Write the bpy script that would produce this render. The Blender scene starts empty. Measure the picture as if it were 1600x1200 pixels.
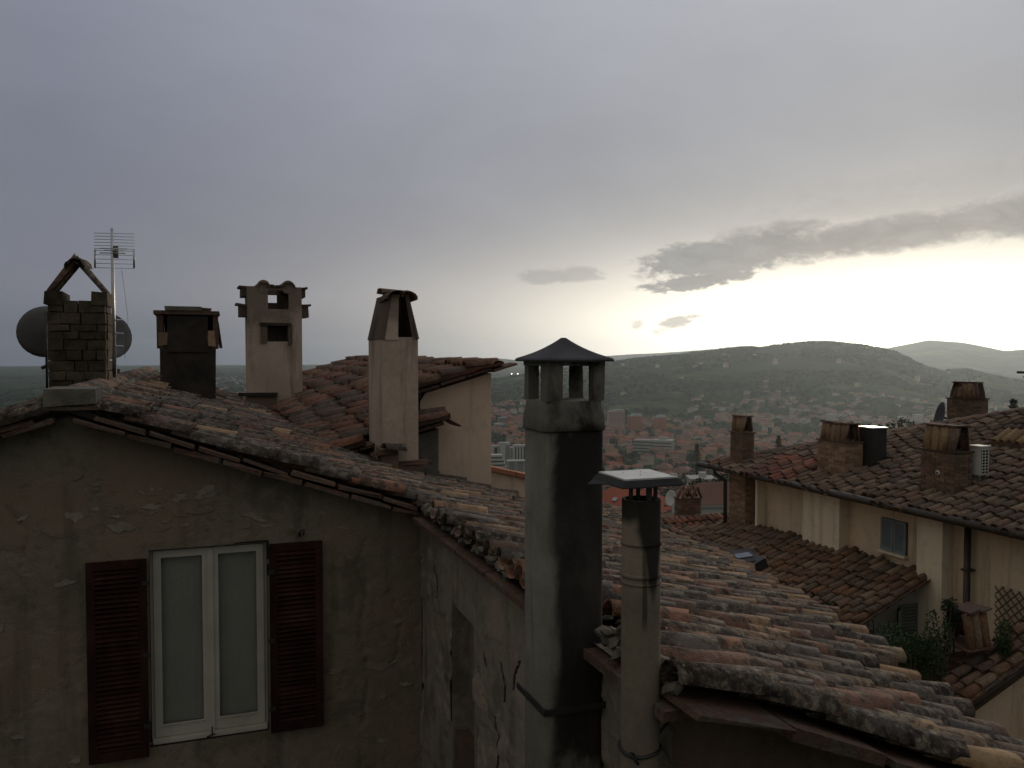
import bpy, math, random
import numpy as np
from mathutils import Vector, Matrix, noise as mnoise
random.seed(7); rng = np.random.default_rng(7)
scene = bpy.context.scene
COL = scene.collection
R = math.radians
# ---------------------------------------------------------------- camera
F_PX, PITCH, YAW = 1330.0, math.atan(48/1330), R(20)
cam_d = bpy.data.cameras.new('camera'); cam = bpy.data.objects.new('camera', cam_d); COL.objects.link(cam)
cam_d.sensor_width = 36; cam_d.lens = 36*F_PX/1600; cam_d.clip_start = .05; cam_d.clip_end = 60000
cam.location = (0, 0, 0); cam.rotation_euler = (R(90)-PITCH, 0, -YAW)
scene.camera = cam
# ---------------------------------------------------------------- node helpers
class NT:
    def __init__(s, tree): s.t = tree; tree.nodes.clear()
    def n(s, typ, **kw):
        nd = s.t.nodes.new(typ)
        for k, v in kw.items(): setattr(nd, k, v)
        return nd
    def put(s, sock, v):
        if hasattr(v, 'links') or isinstance(v, bpy.types.NodeSocket): s.t.links.new(v, sock)
        else: sock.default_value = v
    def m(s, op, a, b=None, c=None, clamp=False):
        nd = s.n('ShaderNodeMath', operation=op, use_clamp=clamp)
        s.put(nd.inputs[0], a)
        if b is not None: s.put(nd.inputs[1], b)
        if c is not None: s.put(nd.inputs[2], c)
        return nd.outputs[0]
    def step(s, v, lo, hi):
        nd = s.n('ShaderNodeMapRange', interpolation_type='SMOOTHSTEP')
        s.put(nd.inputs[0], v); s.put(nd.inputs[1], lo); s.put(nd.inputs[2], hi); nd.inputs[3].default_value = 0; nd.inputs[4].default_value = 1
        return nd.outputs[0]
    def noise(s, vec, scale, detail=4, rough=.55, dist=0):
        nd = s.n('ShaderNodeTexNoise'); s.put(nd.inputs['Vector'], vec)
        nd.inputs['Scale'].default_value = scale; nd.inputs['Detail'].default_value = detail
        nd.inputs['Roughness'].default_value = rough; nd.inputs['Distortion'].default_value = dist
        return nd.outputs[0]
    def ramp(s, fac, stops, interp='LINEAR'):
        nd = s.n('ShaderNodeValToRGB'); s.put(nd.inputs[0], fac); cr = nd.color_ramp; cr.interpolation = interp
        while len(cr.elements) < len(stops): cr.elements.new(.5)
        for e, (p, c) in zip(cr.elements, stops): e.position = p; e.color = (*c, 1)
        return nd.outputs[0]
    def mix(s, f, a, b, blend='MIX'):
        nd = s.n('ShaderNodeMix', data_type='RGBA', blend_type=blend)
        s.put(nd.inputs[0], f)
        for k, v in ((6, a), (7, b)): s.put(nd.inputs[k], (*v, 1) if isinstance(v, tuple) else v)
        return nd.outputs[2]
    def vscale(s, vec, xyz):
        nd = s.n('ShaderNodeVectorMath', operation='MULTIPLY'); s.put(nd.inputs[0], vec); nd.inputs[1].default_value = xyz
        return nd.outputs[0]
# ---------------------------------------------------------------- world: dusk overcast with a bright gap low over the hill
SUN_AZ, SUN_EL = R(46), R(5)
def build_world():
    w = bpy.data.worlds.new('World'); scene.world = w; w.use_nodes = True
    t = NT(w.node_tree)
    d = t.n('ShaderNodeTexCoord').outputs['Generated']
    sep = t.n('ShaderNodeSeparateXYZ'); t.put(sep.inputs[0], d)
    x, y, z = sep.outputs
    el = t.m('MULTIPLY', t.m('ARCSINE', z), 57.2958)
    az = t.m('SUBTRACT', t.m('MULTIPLY', t.m('ARCTAN2', x, y), 57.2958), 20)
    hl = t.m('SQRT', t.m('ADD', t.m('MULTIPLY', x, x), t.m('ADD', t.m('MULTIPLY', y, y), 1e-6)))
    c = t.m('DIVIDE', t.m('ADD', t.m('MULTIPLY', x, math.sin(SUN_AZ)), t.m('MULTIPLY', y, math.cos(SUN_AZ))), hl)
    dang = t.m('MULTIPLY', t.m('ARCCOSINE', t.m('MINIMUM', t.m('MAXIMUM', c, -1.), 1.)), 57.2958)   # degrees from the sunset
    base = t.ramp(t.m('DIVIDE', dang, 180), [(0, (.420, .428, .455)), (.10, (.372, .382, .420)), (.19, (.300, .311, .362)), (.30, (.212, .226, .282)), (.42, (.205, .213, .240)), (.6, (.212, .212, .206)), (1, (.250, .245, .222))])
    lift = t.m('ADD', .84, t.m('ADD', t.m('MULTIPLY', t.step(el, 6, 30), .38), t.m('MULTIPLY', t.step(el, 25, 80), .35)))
    # soft streaks in the cloud deck
    st = t.noise(t.vscale(d, (1, 1, 2.2)), 2.6, 5, .5, .6)
    st2 = t.noise(t.vscale(d, (1, 1, 3)), 9, 4, .55, .3)
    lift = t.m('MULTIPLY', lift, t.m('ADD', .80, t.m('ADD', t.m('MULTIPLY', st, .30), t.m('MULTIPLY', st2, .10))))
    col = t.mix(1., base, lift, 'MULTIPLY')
    def gauss(sa, e0, se):
        q = t.m('POWER', t.m('DIVIDE', dang, sa), 2.); r = t.m('POWER', t.m('DIVIDE', t.m('SUBTRACT', el, e0), se), 2.)
        return t.m('EXPONENT', t.m('MULTIPLY', t.m('ADD', q, r), -1.))
    def add(col, fac, rgb):
        return t.mix(1., col, t.mix(fac, (0, 0, 0), rgb), 'ADD')
    col = add(col, gauss(21, .5, 4.7), (1.75, 1.60, 1.27))
    col = add(col, gauss(34, .0, 8.5), (.33, .275, .165))
    # cloud banks in front of the glow (degrees: azimuth from the view axis, elevation)
    wv = t.noise(t.vscale(d, (1, 1, 2.4)), 24, 7, .62, .5)
    wv2 = t.noise(t.vscale(d, (1, 1, 2.0)), 75, 5, .6, .3)
    wob = t.m('ADD', t.m('MULTIPLY', t.m('SUBTRACT', wv, .5), 6.0), t.m('MULTIPLY', t.m('SUBTRACT', wv2, .5), 2.6))
    def blob(a0, e0, ra, re, tilt, soft=.55, k=1.0):
        da = t.m('SUBTRACT', az, a0); de = t.m('SUBTRACT', t.m('SUBTRACT', el, e0), t.m('MULTIPLY', da, tilt))
        q = t.m('ADD', t.m('POWER', t.m('ABSOLUTE', t.m('DIVIDE', da, ra)), 2.), t.m('POWER', t.m('DIVIDE', de, re), 2.))
        return t.step(t.m('ADD', t.m('SUBTRACT', 1., q), t.m('MULTIPLY', wob, k)), -.25*soft, soft)
    mask = blob(13.2, 6.15, 5.6, 1.35, .08, .6, .42)
    for b in (blob(12.5, 4.75, 3.7, .6, .13, .6, .6), blob(17, 6.9, 5.5, 1.6, .09, .8, .35), blob(23, 7.2, 10, 1.25, .085, .8, .3), blob(34, 8.2, 10, 1.6, .08, .8, .28),
              t.m('MULTIPLY', blob(3.3, 5.15, 3.2, .58, .03, .9, .7), .55), t.m('MULTIPLY', blob(10.9, 1.95, 1.5, .55, .28, .8, .6), .75),
              t.m('MULTIPLY', blob(8.3, 1.9, .6, .35, .1, .9, .6), .5), t.m('MULTIPLY', blob(26, 9.4, 12, 1.9, .06, 1.5, .6), .32), t.m('MULTIPLY', blob(48, 10.5, 14, 3, .02, 1.2, .6), .8)):
        mask = t.m('MAXIMUM', mask, b)
    ccol = t.mix(t.step(wv, .3, .75), (.262, .262, .262), (.355, .352, .346))
    col = t.mix(t.m('MULTIPLY', mask, .93), col, ccol)
    # haze bank on the horizon, away from the sunset
    hz = t.m('MULTIPLY', t.step(el, 4.5, -1.), t.step(dang, 14, 50))
    col = t.mix(t.m('MULTIPLY', hz, .78), col, (.092, .112, .148))
    sky = t.n('ShaderNodeTexSky', sky_type='NISHITA'); sky.sun_disc = False; sky.sun_elevation = SUN_EL; sky.sun_rotation = SUN_AZ
    sky.altitude = 450; sky.dust_density = 3
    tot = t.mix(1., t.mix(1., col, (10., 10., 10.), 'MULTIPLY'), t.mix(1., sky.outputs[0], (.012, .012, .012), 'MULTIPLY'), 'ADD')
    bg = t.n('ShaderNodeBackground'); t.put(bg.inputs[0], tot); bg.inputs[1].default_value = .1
    out = t.n('ShaderNodeOutputWorld'); t.put(out.inputs[0], bg.outputs[0])
build_world()
sd = bpy.data.lights.new('sun', 'SUN'); so = bpy.data.objects.new('sun', sd); COL.objects.link(so)
sd.energy = 1.25; sd.angle = R(12); sd.color = (1, .86, .66)
so.rotation_euler = Vector((-math.sin(SUN_AZ)*math.cos(SUN_EL), -math.cos(SUN_AZ)*math.cos(SUN_EL), -math.sin(SUN_EL))).to_track_quat('-Z', 'Y').to_euler()
so.location = (30, 30, 60)
vs = scene.view_settings; vs.view_transform = 'Standard'; vs.look = 'None'; vs.exposure = 0; vs.gamma = 1
vs.use_curve_mapping = False
scene.cycles.use_denoising = True
scene.cycles.max_bounces = 5; scene.cycles.diffuse_bounces = 3; scene.cycles.volume_bounces = 0; scene.cycles.transparent_max_bounces = 6
scene.cycles.sample_clamp_indirect = 4
# ---------------------------------------------------------------- pixel geometry (1600x1200 photo -> world point)
def ray(x, y):
    cx, cy = (x-800)/F_PX, (600-y)/F_PX
    f = math.cos(PITCH)+cy*math.sin(PITCH); z = -math.sin(PITCH)+cy*math.cos(PITCH)
    return Vector((cx*math.cos(YAW)+f*math.sin(YAW), -cx*math.sin(YAW)+f*math.cos(YAW), z))
def at(x, y, d):
    r = ray(x, y); return r*(d/(r.x*math.sin(YAW)+r.y*math.cos(YAW)))
def on_x(x, y, v): r = ray(x, y); return r*(v/r.x)
def on_y(x, y, u): r = ray(x, y); return r*(u/r.y)
def project(p):
    r = p[0]*math.cos(YAW)-p[1]*math.sin(YAW); f = p[0]*math.sin(YAW)+p[1]*math.cos(YAW)
    d = f*math.cos(PITCH)-p[2]*math.sin(PITCH); u = f*math.sin(PITCH)+p[2]*math.cos(PITCH)
    if d <= .05: return None
    return 800+F_PX*r/d, 600-F_PX*u/d, d
# ---------------------------------------------------------------- object helpers
ORI = {}
def tag(o, label=None, cat=None, group=None, kind=None):
    if label: o['label'] = label
    if cat: o['category'] = cat
    if group: o['group'] = group
    if kind: o['kind'] = kind
    return o
def thing(name, loc, label, cat, group=None):
    o = bpy.data.objects.new(name, None); COL.objects.link(o); o.location = loc; o.empty_display_size = .2
    ORI[o] = Vector(loc); return tag(o, label, cat, group)
def link(name, me, parent=None, loc=(0, 0, 0)):
    o = bpy.data.objects.new(name, me); COL.objects.link(o)
    loc = Vector(loc); ORI[o] = loc
    if parent is not None: o.parent = parent; o.location = loc-ORI[parent]
    else: o.location = loc
    return o
class MB:
    def __init__(s): s.v = []; s.f = []; s.mi = []; s.sm = []
    def add(s, vs, fs, mi=0, smooth=False):
        b = len(s.v); s.v += [tuple(p) for p in vs]
        for f in fs: s.f.append(tuple(b+i for i in f)); s.mi.append(mi); s.sm.append(smooth)
        return s
    def box(s, c, d, rot=None, mi=0, jit=0, taper=1):
        hx, hy, hz = d[0]/2, d[1]/2, d[2]/2
        vs = []
        for z in (-1, 1):
            k = taper if z > 0 else 1
            for x, y in ((-1, -1), (1, -1), (1, 1), (-1, 1)):
                p = Vector((x*hx*k, y*hy*k, z*hz))
                if jit: p += Vector([random.uniform(-jit, jit) for _ in range(3)])
                if rot is not None: p = rot @ p
                vs.append(p+Vector(c))
        return s.add(vs, [(3, 2, 1, 0), (4, 5, 6, 7), (0, 1, 5, 4), (1, 2, 6, 5), (2, 3, 7, 6), (3, 0, 4, 7)], mi)
    def lohi(s, lo, hi, mi=0, jit=0):
        return s.box([(a+b)/2 for a, b in zip(lo, hi)], [b-a for a, b in zip(lo, hi)], None, mi, jit)
    def tube(s, pts, r, seg=8, mi=0, caps=True, smooth=True):
        pts = [Vector(p) for p in pts]; n = len(pts); rs = r if isinstance(r, (list, tuple)) else [r]*n
        rings = []
        for i, p in enumerate(pts):
            t = (pts[min(i+1, n-1)]-pts[max(i-1, 0)]).normalized()
            a = t.cross(Vector((0, 0, 1)) if abs(t.z) < .9 else Vector((1, 0, 0))).normalized(); b = t.cross(a)
            rings.append([p+(a*math.cos(2*math.pi*k/seg)+b*math.sin(2*math.pi*k/seg))*rs[i] for k in range(seg)])
        vs = [q for rg in rings for q in rg]
        fs = [(i*seg+k, i*seg+(k+1) % seg, (i+1)*seg+(k+1) % seg, (i+1)*seg+k) for i in range(n-1) for k in range(seg)]
        s.add(vs, fs, mi, smooth)
        if caps:
            b = len(s.v)-len(vs)
            s.f += [tuple(b+k for k in reversed(range(seg))), tuple(b+(n-1)*seg+k for k in range(seg))]; s.mi += [mi]*2; s.sm += [False]*2
        return s
    def lathe(s, c, prof, seg=20, mi=0, smooth=True):
        c = Vector(c); vs = []; n = len(prof)
        for r, z in prof: vs += [c+Vector((r*math.cos(2*math.pi*k/seg), r*math.sin(2*math.pi*k/seg), z)) for k in range(seg)]
        s.add(vs, [(i*seg+k, i*seg+(k+1) % seg, (i+1)*seg+(k+1) % seg, (i+1)*seg+k) for i in range(n-1) for k in range(seg)], mi, smooth)
        return s
    def prism(s, pts, axis, a, b, mi=0):
        """pts: outline in the two other axes (in order), extruded along axis from a to b"""
        def mk(p, t):
            q = list(p); q.insert(axis, t); return q
        n = len(pts); vs = [mk(p, a) for p in pts]+[mk(p, b) for p in pts]
        return s.add(vs, [tuple(reversed(range(n))), tuple(range(n, 2*n))]+[(i, (i+1) % n, n+(i+1) % n, n+i) for i in range(n)], mi)
    def build(s, name, mats, parent=None, label=None, kind=None, cat=None, group=None, fix=True):
        mats = mats if isinstance(mats, (list, tuple)) else [mats]
        a = np.array(s.v, dtype=float); c = Vector(((a.min(0)+a.max(0))/2).tolist()) if len(a) else Vector((0, 0, 0))
        me = bpy.data.meshes.new(name); me.from_pydata([tuple(Vector(p)-c) for p in s.v], [], s.f)
        for m in mats: me.materials.append(m)
        me.polygons.foreach_set('material_index', s.mi); me.polygons.foreach_set('use_smooth', s.sm)
        if not fix:
            import bmesh
            bm = bmesh.new(); bm.from_mesh(me); bmesh.ops.remove_doubles(bm, verts=bm.verts, dist=1e-4); bm.to_mesh(me); bm.free()
        if fix:
            import bmesh
            bm = bmesh.new(); bm.from_mesh(me); bmesh.ops.recalc_face_normals(bm, faces=bm.faces); bm.to_mesh(me); bm.free()
        me.update()
        return tag(link(name, me, parent, c), label, cat, group, kind)
def roty(a): return Matrix.Rotation(a, 3, 'Y')
def rotz(a): return Matrix.Rotation(a, 3, 'Z')
def np_mesh(name, V, Fq, mats, parent=None, kind=None, smooth=True, mi=None):
    """fast mesh from arrays; Fq is (n,3) or (n,4)"""
    me = bpy.data.meshes.new(name); k = Fq.shape[1]
    me.vertices.add(len(V)); me.vertices.foreach_set('co', np.asarray(V, dtype=np.float32).ravel())
    me.loops.add(Fq.size); me.loops.foreach_set('vertex_index', Fq.astype(np.int32).ravel())
    me.polygons.add(len(Fq)); me.polygons.foreach_set('loop_start', np.arange(0, Fq.size, k, dtype=np.int32))
    me.polygons.foreach_set('use_smooth', np.full(len(Fq), smooth))
    if mi is not None: me.polygons.foreach_set('material_index', np.asarray(mi, dtype=np.int32))
    for m in (mats if isinstance(mats, (list, tuple)) else [mats]): me.materials.append(m)
    me.update(calc_edges=True); me.validate()
    o = link(name, me, parent, ORI[parent] if parent is not None else (0, 0, 0))
    return tag(o, kind=kind)
def fbm(p, sc, oc=4):
    return mnoise.fractal(Vector(p)*sc, 1.0, 2.0, oc)
# ---------------------------------------------------------------- materials
def new_mat(name):
    m = bpy.data.materials.new(name); m.use_nodes = True; t = NT(m.node_tree)
    p = t.n('ShaderNodeBsdfPrincipled'); o = t.n('ShaderNodeOutputMaterial'); t.put(o.inputs[0], p.outputs[0])
    pos = t.n('ShaderNodeNewGeometry').outputs['Position']
    return m, t, p, pos
def bumpit(t, p, h, strength, dist):
    b = t.n('ShaderNodeBump'); b.inputs['Strength'].default_value = strength; b.inputs['Distance'].default_value = dist
    t.put(b.inputs['Height'], h); t.put(p.inputs['Normal'], b.outputs[0])
def surf(name, stops, scale=3., rough=.88, bump=.35, bscale=40., bdist=.01, stretch=(1, 1, 1), metal=0., spec=.12, fine=.35, rnd=0.):
    m, t, p, pos = new_mat(name)
    q = t.vscale(pos, stretch)
    n1 = t.noise(q, scale, 5, .6, .3); n2 = t.noise(q, bscale, 4, .6)
    c = t.ramp(t.step(n1, .25, .75), stops)
    if rnd:
        oi = t.n('ShaderNodeObjectInfo').outputs['Random']; isl = t.n('ShaderNodeNewGeometry').outputs['Random Per Island']
        rr = t.m('FRACT', t.m('ADD', t.m('MULTIPLY', oi, 7.13), t.m('MULTIPLY', isl, 3.7)))
        c = t.mix(1., c, t.m('ADD', 1-rnd, t.m('MULTIPLY', rr, 2*rnd)), 'MULTIPLY')
    c = t.mix(1., c, t.m('ADD', 1-fine/2, t.m('MULTIPLY', n2, fine)), 'MULTIPLY')
    t.put(p.inputs['Base Color'], c); p.inputs['Roughness'].default_value = rough; p.inputs['Metallic'].default_value = metal
    p.inputs['Specular IOR Level'].default_value = spec
    if bump: bumpit(t, p, t.m('ADD', t.m('MULTIPLY', n1, .6), n2), bump, bdist)
    return m
def tile_mat(name, stops, lichen=.55, pale=.5, moss=.35, grey=.10, gain=1., heads=1.):
    m, t, p, pos = new_mat(name)
    oi = t.n('ShaderNodeObjectInfo').outputs['Random']; isl = t.n('ShaderNodeNewGeometry').outputs['Random Per Island']
    rr = t.m('FRACT', t.m('ADD', t.m('MULTIPLY', oi, 7.13), t.m('MULTIPLY', isl, 3.7)))
    r2 = t.m('FRACT', t.m('MULTIPLY', rr, 13.37))
    c = t.mix(grey, t.ramp(rr, stops, 'CONSTANT'), (.125, .10, .082))
    al = t.n('ShaderNodeAttribute', attribute_name='along').outputs['Fac']
    cb = t.n('ShaderNodeCombineXYZ'); t.put(cb.inputs[0], t.m('MULTIPLY', rr, 53.)); t.put(cb.inputs[1], t.m('MULTIPLY', r2, 31.))
    va = t.n('ShaderNodeVectorMath', operation='ADD'); t.put(va.inputs[0], pos); t.put(va.inputs[1], cb.outputs[0]); wpos = pos; pos = va.outputs[0]
    a = t.noise(pos, 8, 6, .68, .9); b = t.noise(pos, 42, 5, .68, .4); g = t.noise(wpos, 1.1, 4, .6); e = t.noise(pos, 17, 5, .7, .3)
    clean = t.m('MULTIPLY', t.step(t.m('ADD', al, t.m('MULTIPLY', t.m('SUBTRACT', a, .5), .30)), t.m('ADD', .16, t.m('MULTIPLY', r2, .12)), .12), t.step(r2, .25, .35))
    clean = t.m('MULTIPLY', clean, heads)
    wear = t.m('MULTIPLY', t.m('SUBTRACT', 1., t.m('MULTIPLY', clean, .85)), t.m('MAXIMUM', 1.-heads, t.step(r2, .995, .84)))      # a few tiles stay clean all over
    wear = t.m('MULTIPLY', wear, lichen)
    grime = t.ramp(t.step(e, .36, .66), [(0, (.032, .026, .020)), (.45, (.070, .055, .042)), (.75, (.130, .106, .080)), (1, (.185, .155, .115))])
    c = t.mix(t.m('MULTIPLY', wear, t.step(t.m('ADD', a, t.m('MULTIPLY', t.m('SUBTRACT', r2, .5), .25)), .36, .54)), c, grime)
    c = t.mix(t.m('MULTIPLY', t.m('MULTIPLY', t.step(t.m('ADD', t.m('MULTIPLY', b, .6), t.m('MULTIPLY', e, .4)), .57, .63), pale), t.m('ADD', .35, wear)), c, (.26, .235, .18))
    c = t.mix(t.m('MULTIPLY', t.step(t.m('ADD', g, t.m('MULTIPLY', t.m('SUBTRACT', b, .5), .4)), .52, .72), moss), c, (.040, .037, .028))
    c = t.mix(1., c, t.m('MULTIPLY', gain, t.m('ADD', .50, t.m('ADD', t.m('MULTIPLY', b, .60), t.m('MULTIPLY', e, .50)))), 'MULTIPLY')
    t.put(p.inputs['Base Color'], c); p.inputs['Roughness'].default_value = .93; p.inputs['Specular IOR Level'].default_value = .12
    bumpit(t, p, t.m('ADD', a, b), .8, .016)
    return m
def wall_mat(name, stops, scale=1., bump=.1, fine=.2):
    """painted render with patched paint, damp runs and a dirty grain"""
    m, t, p, pos = new_mat(name)
    n1 = t.noise(pos, scale, 5, .6, .2); n2 = t.noise(pos, 36, 4, .65); n3 = t.noise(pos, 3.3, 6, .65, .2); s = t.noise(t.vscale(pos, (3.2, 3.2, .22)), 1.5, 5, .62, .2)
    c = t.ramp(t.step(n1, .3, .7), stops)
    c = t.mix(t.m('MULTIPLY', t.step(n3, .56, .60), .35), c, tuple(v*.78 for v in stops[0][1]))
    c = t.mix(t.m('MULTIPLY', t.step(s, .52, .72), .5), c, tuple(v*.45 for v in stops[0][1]))
    c = t.mix(1., c, t.m('ADD', 1-fine/2, t.m('MULTIPLY', n2, fine)), 'MULTIPLY')
    t.put(p.inputs['Base Color'], c); p.inputs['Roughness'].default_value = .95; p.inputs['Specular IOR Level'].default_value = .06
    bumpit(t, p, t.m('ADD', n3, t.m('MULTIPLY', n2, .5)), .35, .01); return m
OLD = [(0, (.15, .095, .072)), (.13, (.20, .105, .072)), (.25, (.105, .088, .076)), (.38, (.27, .125, .075)), (.48, (.15, .125, .105)), (.58, (.33, .20, .115)), (.67, (.085, .074, .068)), (.77, (.24, .12, .08)), (.87, (.13, .105, .085)), (.94, (.38, .255, .14))]
RED = [(0, (.22, .075, .05)), (.2, (.17, .07, .052)), (.4, (.27, .10, .065)), (.6, (.14, .07, .055)), (.8, (.30, .13, .085))]
BRN = [(0, (.13, .085, .062)), (.2, (.175, .10, .07)), (.4, (.105, .075, .06)), (.55, (.215, .14, .095)), (.7, (.15, .10, .075)), (.85, (.24, .165, .11))]
OCH = [(0, (.30, .19, .10)), (.3, (.22, .125, .07)), (.55, (.35, .23, .12)), (.8, (.26, .16, .095))]
RUS = [(0, (.15, .075, .045)), (.25, (.19, .095, .05)), (.5, (.12, .065, .045)), (.75, (.165, .10, .062))]
MT = dict(
    tile=tile_mat('weathered clay tile', OLD, .86, .5, .25, .15, 1.08), tile_dark=tile_mat('lichened dark tile', OLD, 1., .7, .2, .4, .95, 0.), tile_red=tile_mat('newer red clay tile', RED, .35, .2, .2, .15, 1.15),
    tile_brown=tile_mat('brown clay tile', BRN, .4, .4, .28, .22, 1.2), tile_ochre=tile_mat('ochre clay tile', OCH, .35, .2, .2, .15, 1.0), tile_rust=tile_mat('rusty clay tile', RUS, .4, .15, .35, .12, 1.2), tile_mix=tile_mat('reddish mixed tile', [(0, (.21, .10, .07)), (.2, (.15, .10, .08)), (.4, (.26, .12, .08)), (.6, (.13, .095, .075)), (.8, (.22, .13, .085))], .45, .4, .25),
    deck=surf('roof underlay', [(0, (.05, .04, .035)), (1, (.08, .06, .05))], 2),
    slab=surf('flat clay slab', [(0, (.055, .042, .034)), (.35, (.135, .075, .052)), (.6, (.085, .058, .044)), (1, (.12, .105, .085))], 9, bump=.7, bscale=45, bdist=.015, fine=.9, rnd=.35),
    mortar=surf('old mortar', [(0, (.10, .088, .07)), (1, (.19, .17, .14))], 6, bump=.6),
    beige=wall_mat('beige render', [(0, (.62, .465, .345)), (1, (.69, .53, .40))], 1.2, bump=.1, fine=.18),
    beige2=wall_mat('sand render', [(0, (.58, .465, .335)), (1, (.66, .54, .40))], 1.0, bump=.1, fine=.2),
    pil=wall_mat('pale render', [(0, (.68, .58, .445)), (1, (.75, .65, .51))], 1.0, bump=.1, fine=.2),
    white_wall=surf('whitewashed wall', [(0, (.34, .33, .30)), (1, (.46, .45, .41))], 1.4, bump=.2),
    render=None, conc=None, pipe=None,
    soot=surf('sooty brick', [(0, (.028, .024, .02)), (1, (.06, .048, .038))], 4, bump=.6, bscale=22, bdist=.02),
    stone=surf('chimney stone', [(0, (.045, .036, .026)), (1, (.10, .078, .052))], 7, bump=.7, bscale=25, bdist=.02, rnd=.3),
    brick=surf('brown brick', [(0, (.22, .145, .10)), (1, (.32, .215, .145))], 6, bump=.4, rnd=.3),
    brick_dark=surf('dark brick', [(0, (.12, .083, .06)), (1, (.20, .13, .09))], 5, bump=.5, rnd=.3),
    iron=surf('dark painted metal', [(0, (.02, .019, .018)), (1, (.035, .032, .03))], 5, .55, .1, spec=.4),
    copper=surf('brown gutter metal', [(0, (.035, .027, .021)), (1, (.055, .04, .03))], 5, .5, .1, spec=.4),
    zinc=surf('galvanised steel', [(0, (.40, .40, .40)), (1, (.55, .55, .54))], 8, .38, .05, metal=.85, spec=.5),
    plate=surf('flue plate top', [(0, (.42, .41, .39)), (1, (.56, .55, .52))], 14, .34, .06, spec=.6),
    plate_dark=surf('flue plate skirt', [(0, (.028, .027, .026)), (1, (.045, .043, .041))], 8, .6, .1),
    cap=surf('dark grey cap', [(0, (.055, .05, .055)), (1, (.085, .078, .08))], 6, .75, .25),
    dish=surf('satellite dish grey', [(0, (.115, .11, .108)), (1, (.155, .15, .145))], 3, .6, .05),
    white_paint=surf('white window paint', [(0, (.40, .365, .31)), (1, (.50, .46, .40))], 3, .55, .1, fine=.15),
    shutter=surf('dark red shutter paint', [(0, (.020, .009, .0075)), (.5, (.034, .0125, .010)), (1, (.055, .026, .020))], 5, .75, .4, bscale=70, fine=.8, rnd=.3, stretch=(1, 1, .5)),
    shutter_grey=surf('grey blue shutter paint', [(0, (.17, .205, .22)), (1, (.21, .25, .265))], 4, .6, .1),
    shutter_green=surf('grey green shutter paint', [(0, (.12, .14, .12)), (1, (.16, .18, .155))], 4, .6, .1),
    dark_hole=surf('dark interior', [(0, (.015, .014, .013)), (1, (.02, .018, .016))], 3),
    curtain=surf('net curtain', [(0, (.52, .505, .465)), (1, (.60, .585, .54))], 3, .9, .0),
    wood=surf('trellis wood', [(0, (.10, .075, .055)), (1, (.15, .11, .08))], 8),
    moss=surf('dark moss', [(0, (.028, .030, .018)), (.6, (.055, .055, .03)), (1, (.10, .085, .06))], 9, bump=.8),
    flake=surf('pale old plaster', [(0, (.21, .18, .14)), (1, (.29, .25, .195))], 8, bump=.5, fine=.5, rnd=.2),
    bark=surf('bark', [(0, (.06, .045, .032)), (1, (.09, .07, .05))], 8),
    leaf=surf('leaf green', [(0, (.026, .048, .018)), (1, (.056, .086, .032))], 2.2, .7, 0, rnd=.35),
    leaf_dark=surf('dark needle green', [(0, (.013, .024, .013)), (1, (.028, .042, .021))], .4, .8, 0, rnd=.3),
    blue_panel=surf('grey blue sheet', [(0, (.10, .13, .17)), (1, (.14, .175, .22))], 4, .35, .05, spec=.5),
    ac=surf('white plastic housing', [(0, (.50, .50, .47)), (1, (.60, .60, .56))], 3, .5, .05),
    annex=surf('terracotta coping', [(0, (.30, .13, .075)), (1, (.36, .165, .095))], 4),
    gut_red=surf('dark red gutter', [(0, (.06, .018, .015)), (1, (.08, .025, .02))], 4, .6),
)
def glass_mat():
    m, t, p, pos = new_mat('window glass')
    p.inputs['Base Color'].default_value = (.88, .88, .86, 1); p.inputs['Roughness'].default_value = .04; p.inputs['Transmission Weight'].default_value = 1.; p.inputs['IOR'].default_value = 1.45
    return m
MT['glass'] = glass_mat()
def plaster_mat(name, a, b, c, d):
    """old patched plaster: big blotches, warm exposed undercoat, damp stains"""
    m, t, p, pos = new_mat(name)
    n0 = t.noise(pos, .9, 4, .6, .1); n1 = t.noise(pos, 1.9, 6, .62, .15); n2 = t.noise(pos, 11, 6, .7); n3 = t.noise(pos, 60, 3, .6)
    col = t.ramp(t.step(n0, .32, .68), [(0, a), (1, b)])
    col = t.mix(t.step(n1, .50, .60), col, t.mix(t.step(n2, .4, .65), c, a))
    col = t.mix(t.m('MULTIPLY', t.step(n1, .44, .36), .75), col, d)
    str_ = t.noise(t.vscale(pos, (2.2, 2.2, .25)), 2.2, 4, .6)
    col = t.mix(t.m('MULTIPLY', t.step(str_, .50, .68), .4), col, (.07, .062, .050))
    col = t.mix(1., col, t.m('ADD', .42, t.m('ADD', t.m('MULTIPLY', n2, .8), t.m('MULTIPLY', n3, .36))), 'MULTIPLY')
    t.put(p.inputs['Base Color'], col); p.inputs['Roughness'].default_value = .95; p.inputs['Specular IOR Level'].default_value = .05
    bumpit(t, p, t.m('ADD', t.m('MULTIPLY', t.step(n1, .50, .56), .8), t.m('ADD', n2, t.m('MULTIPLY', n3, .5))), .42, .016)
    return m
MT['gable'] = plaster_mat('stained gable plaster', (.190, .156, .115), (.225, .188, .142), (.235, .172, .124), (.132, .112, .084))
MT['side'] = plaster_mat('flaking side plaster', (.26, .22, .175), (.22, .19, .155), (.33, .255, .20), (.15, .13, .105))
MT['brown'] = plaster_mat('brown end plaster', (.10, .07, .05), (.13, .09, .062), (.15, .10, .07), (.07, .05, .04))
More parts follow.
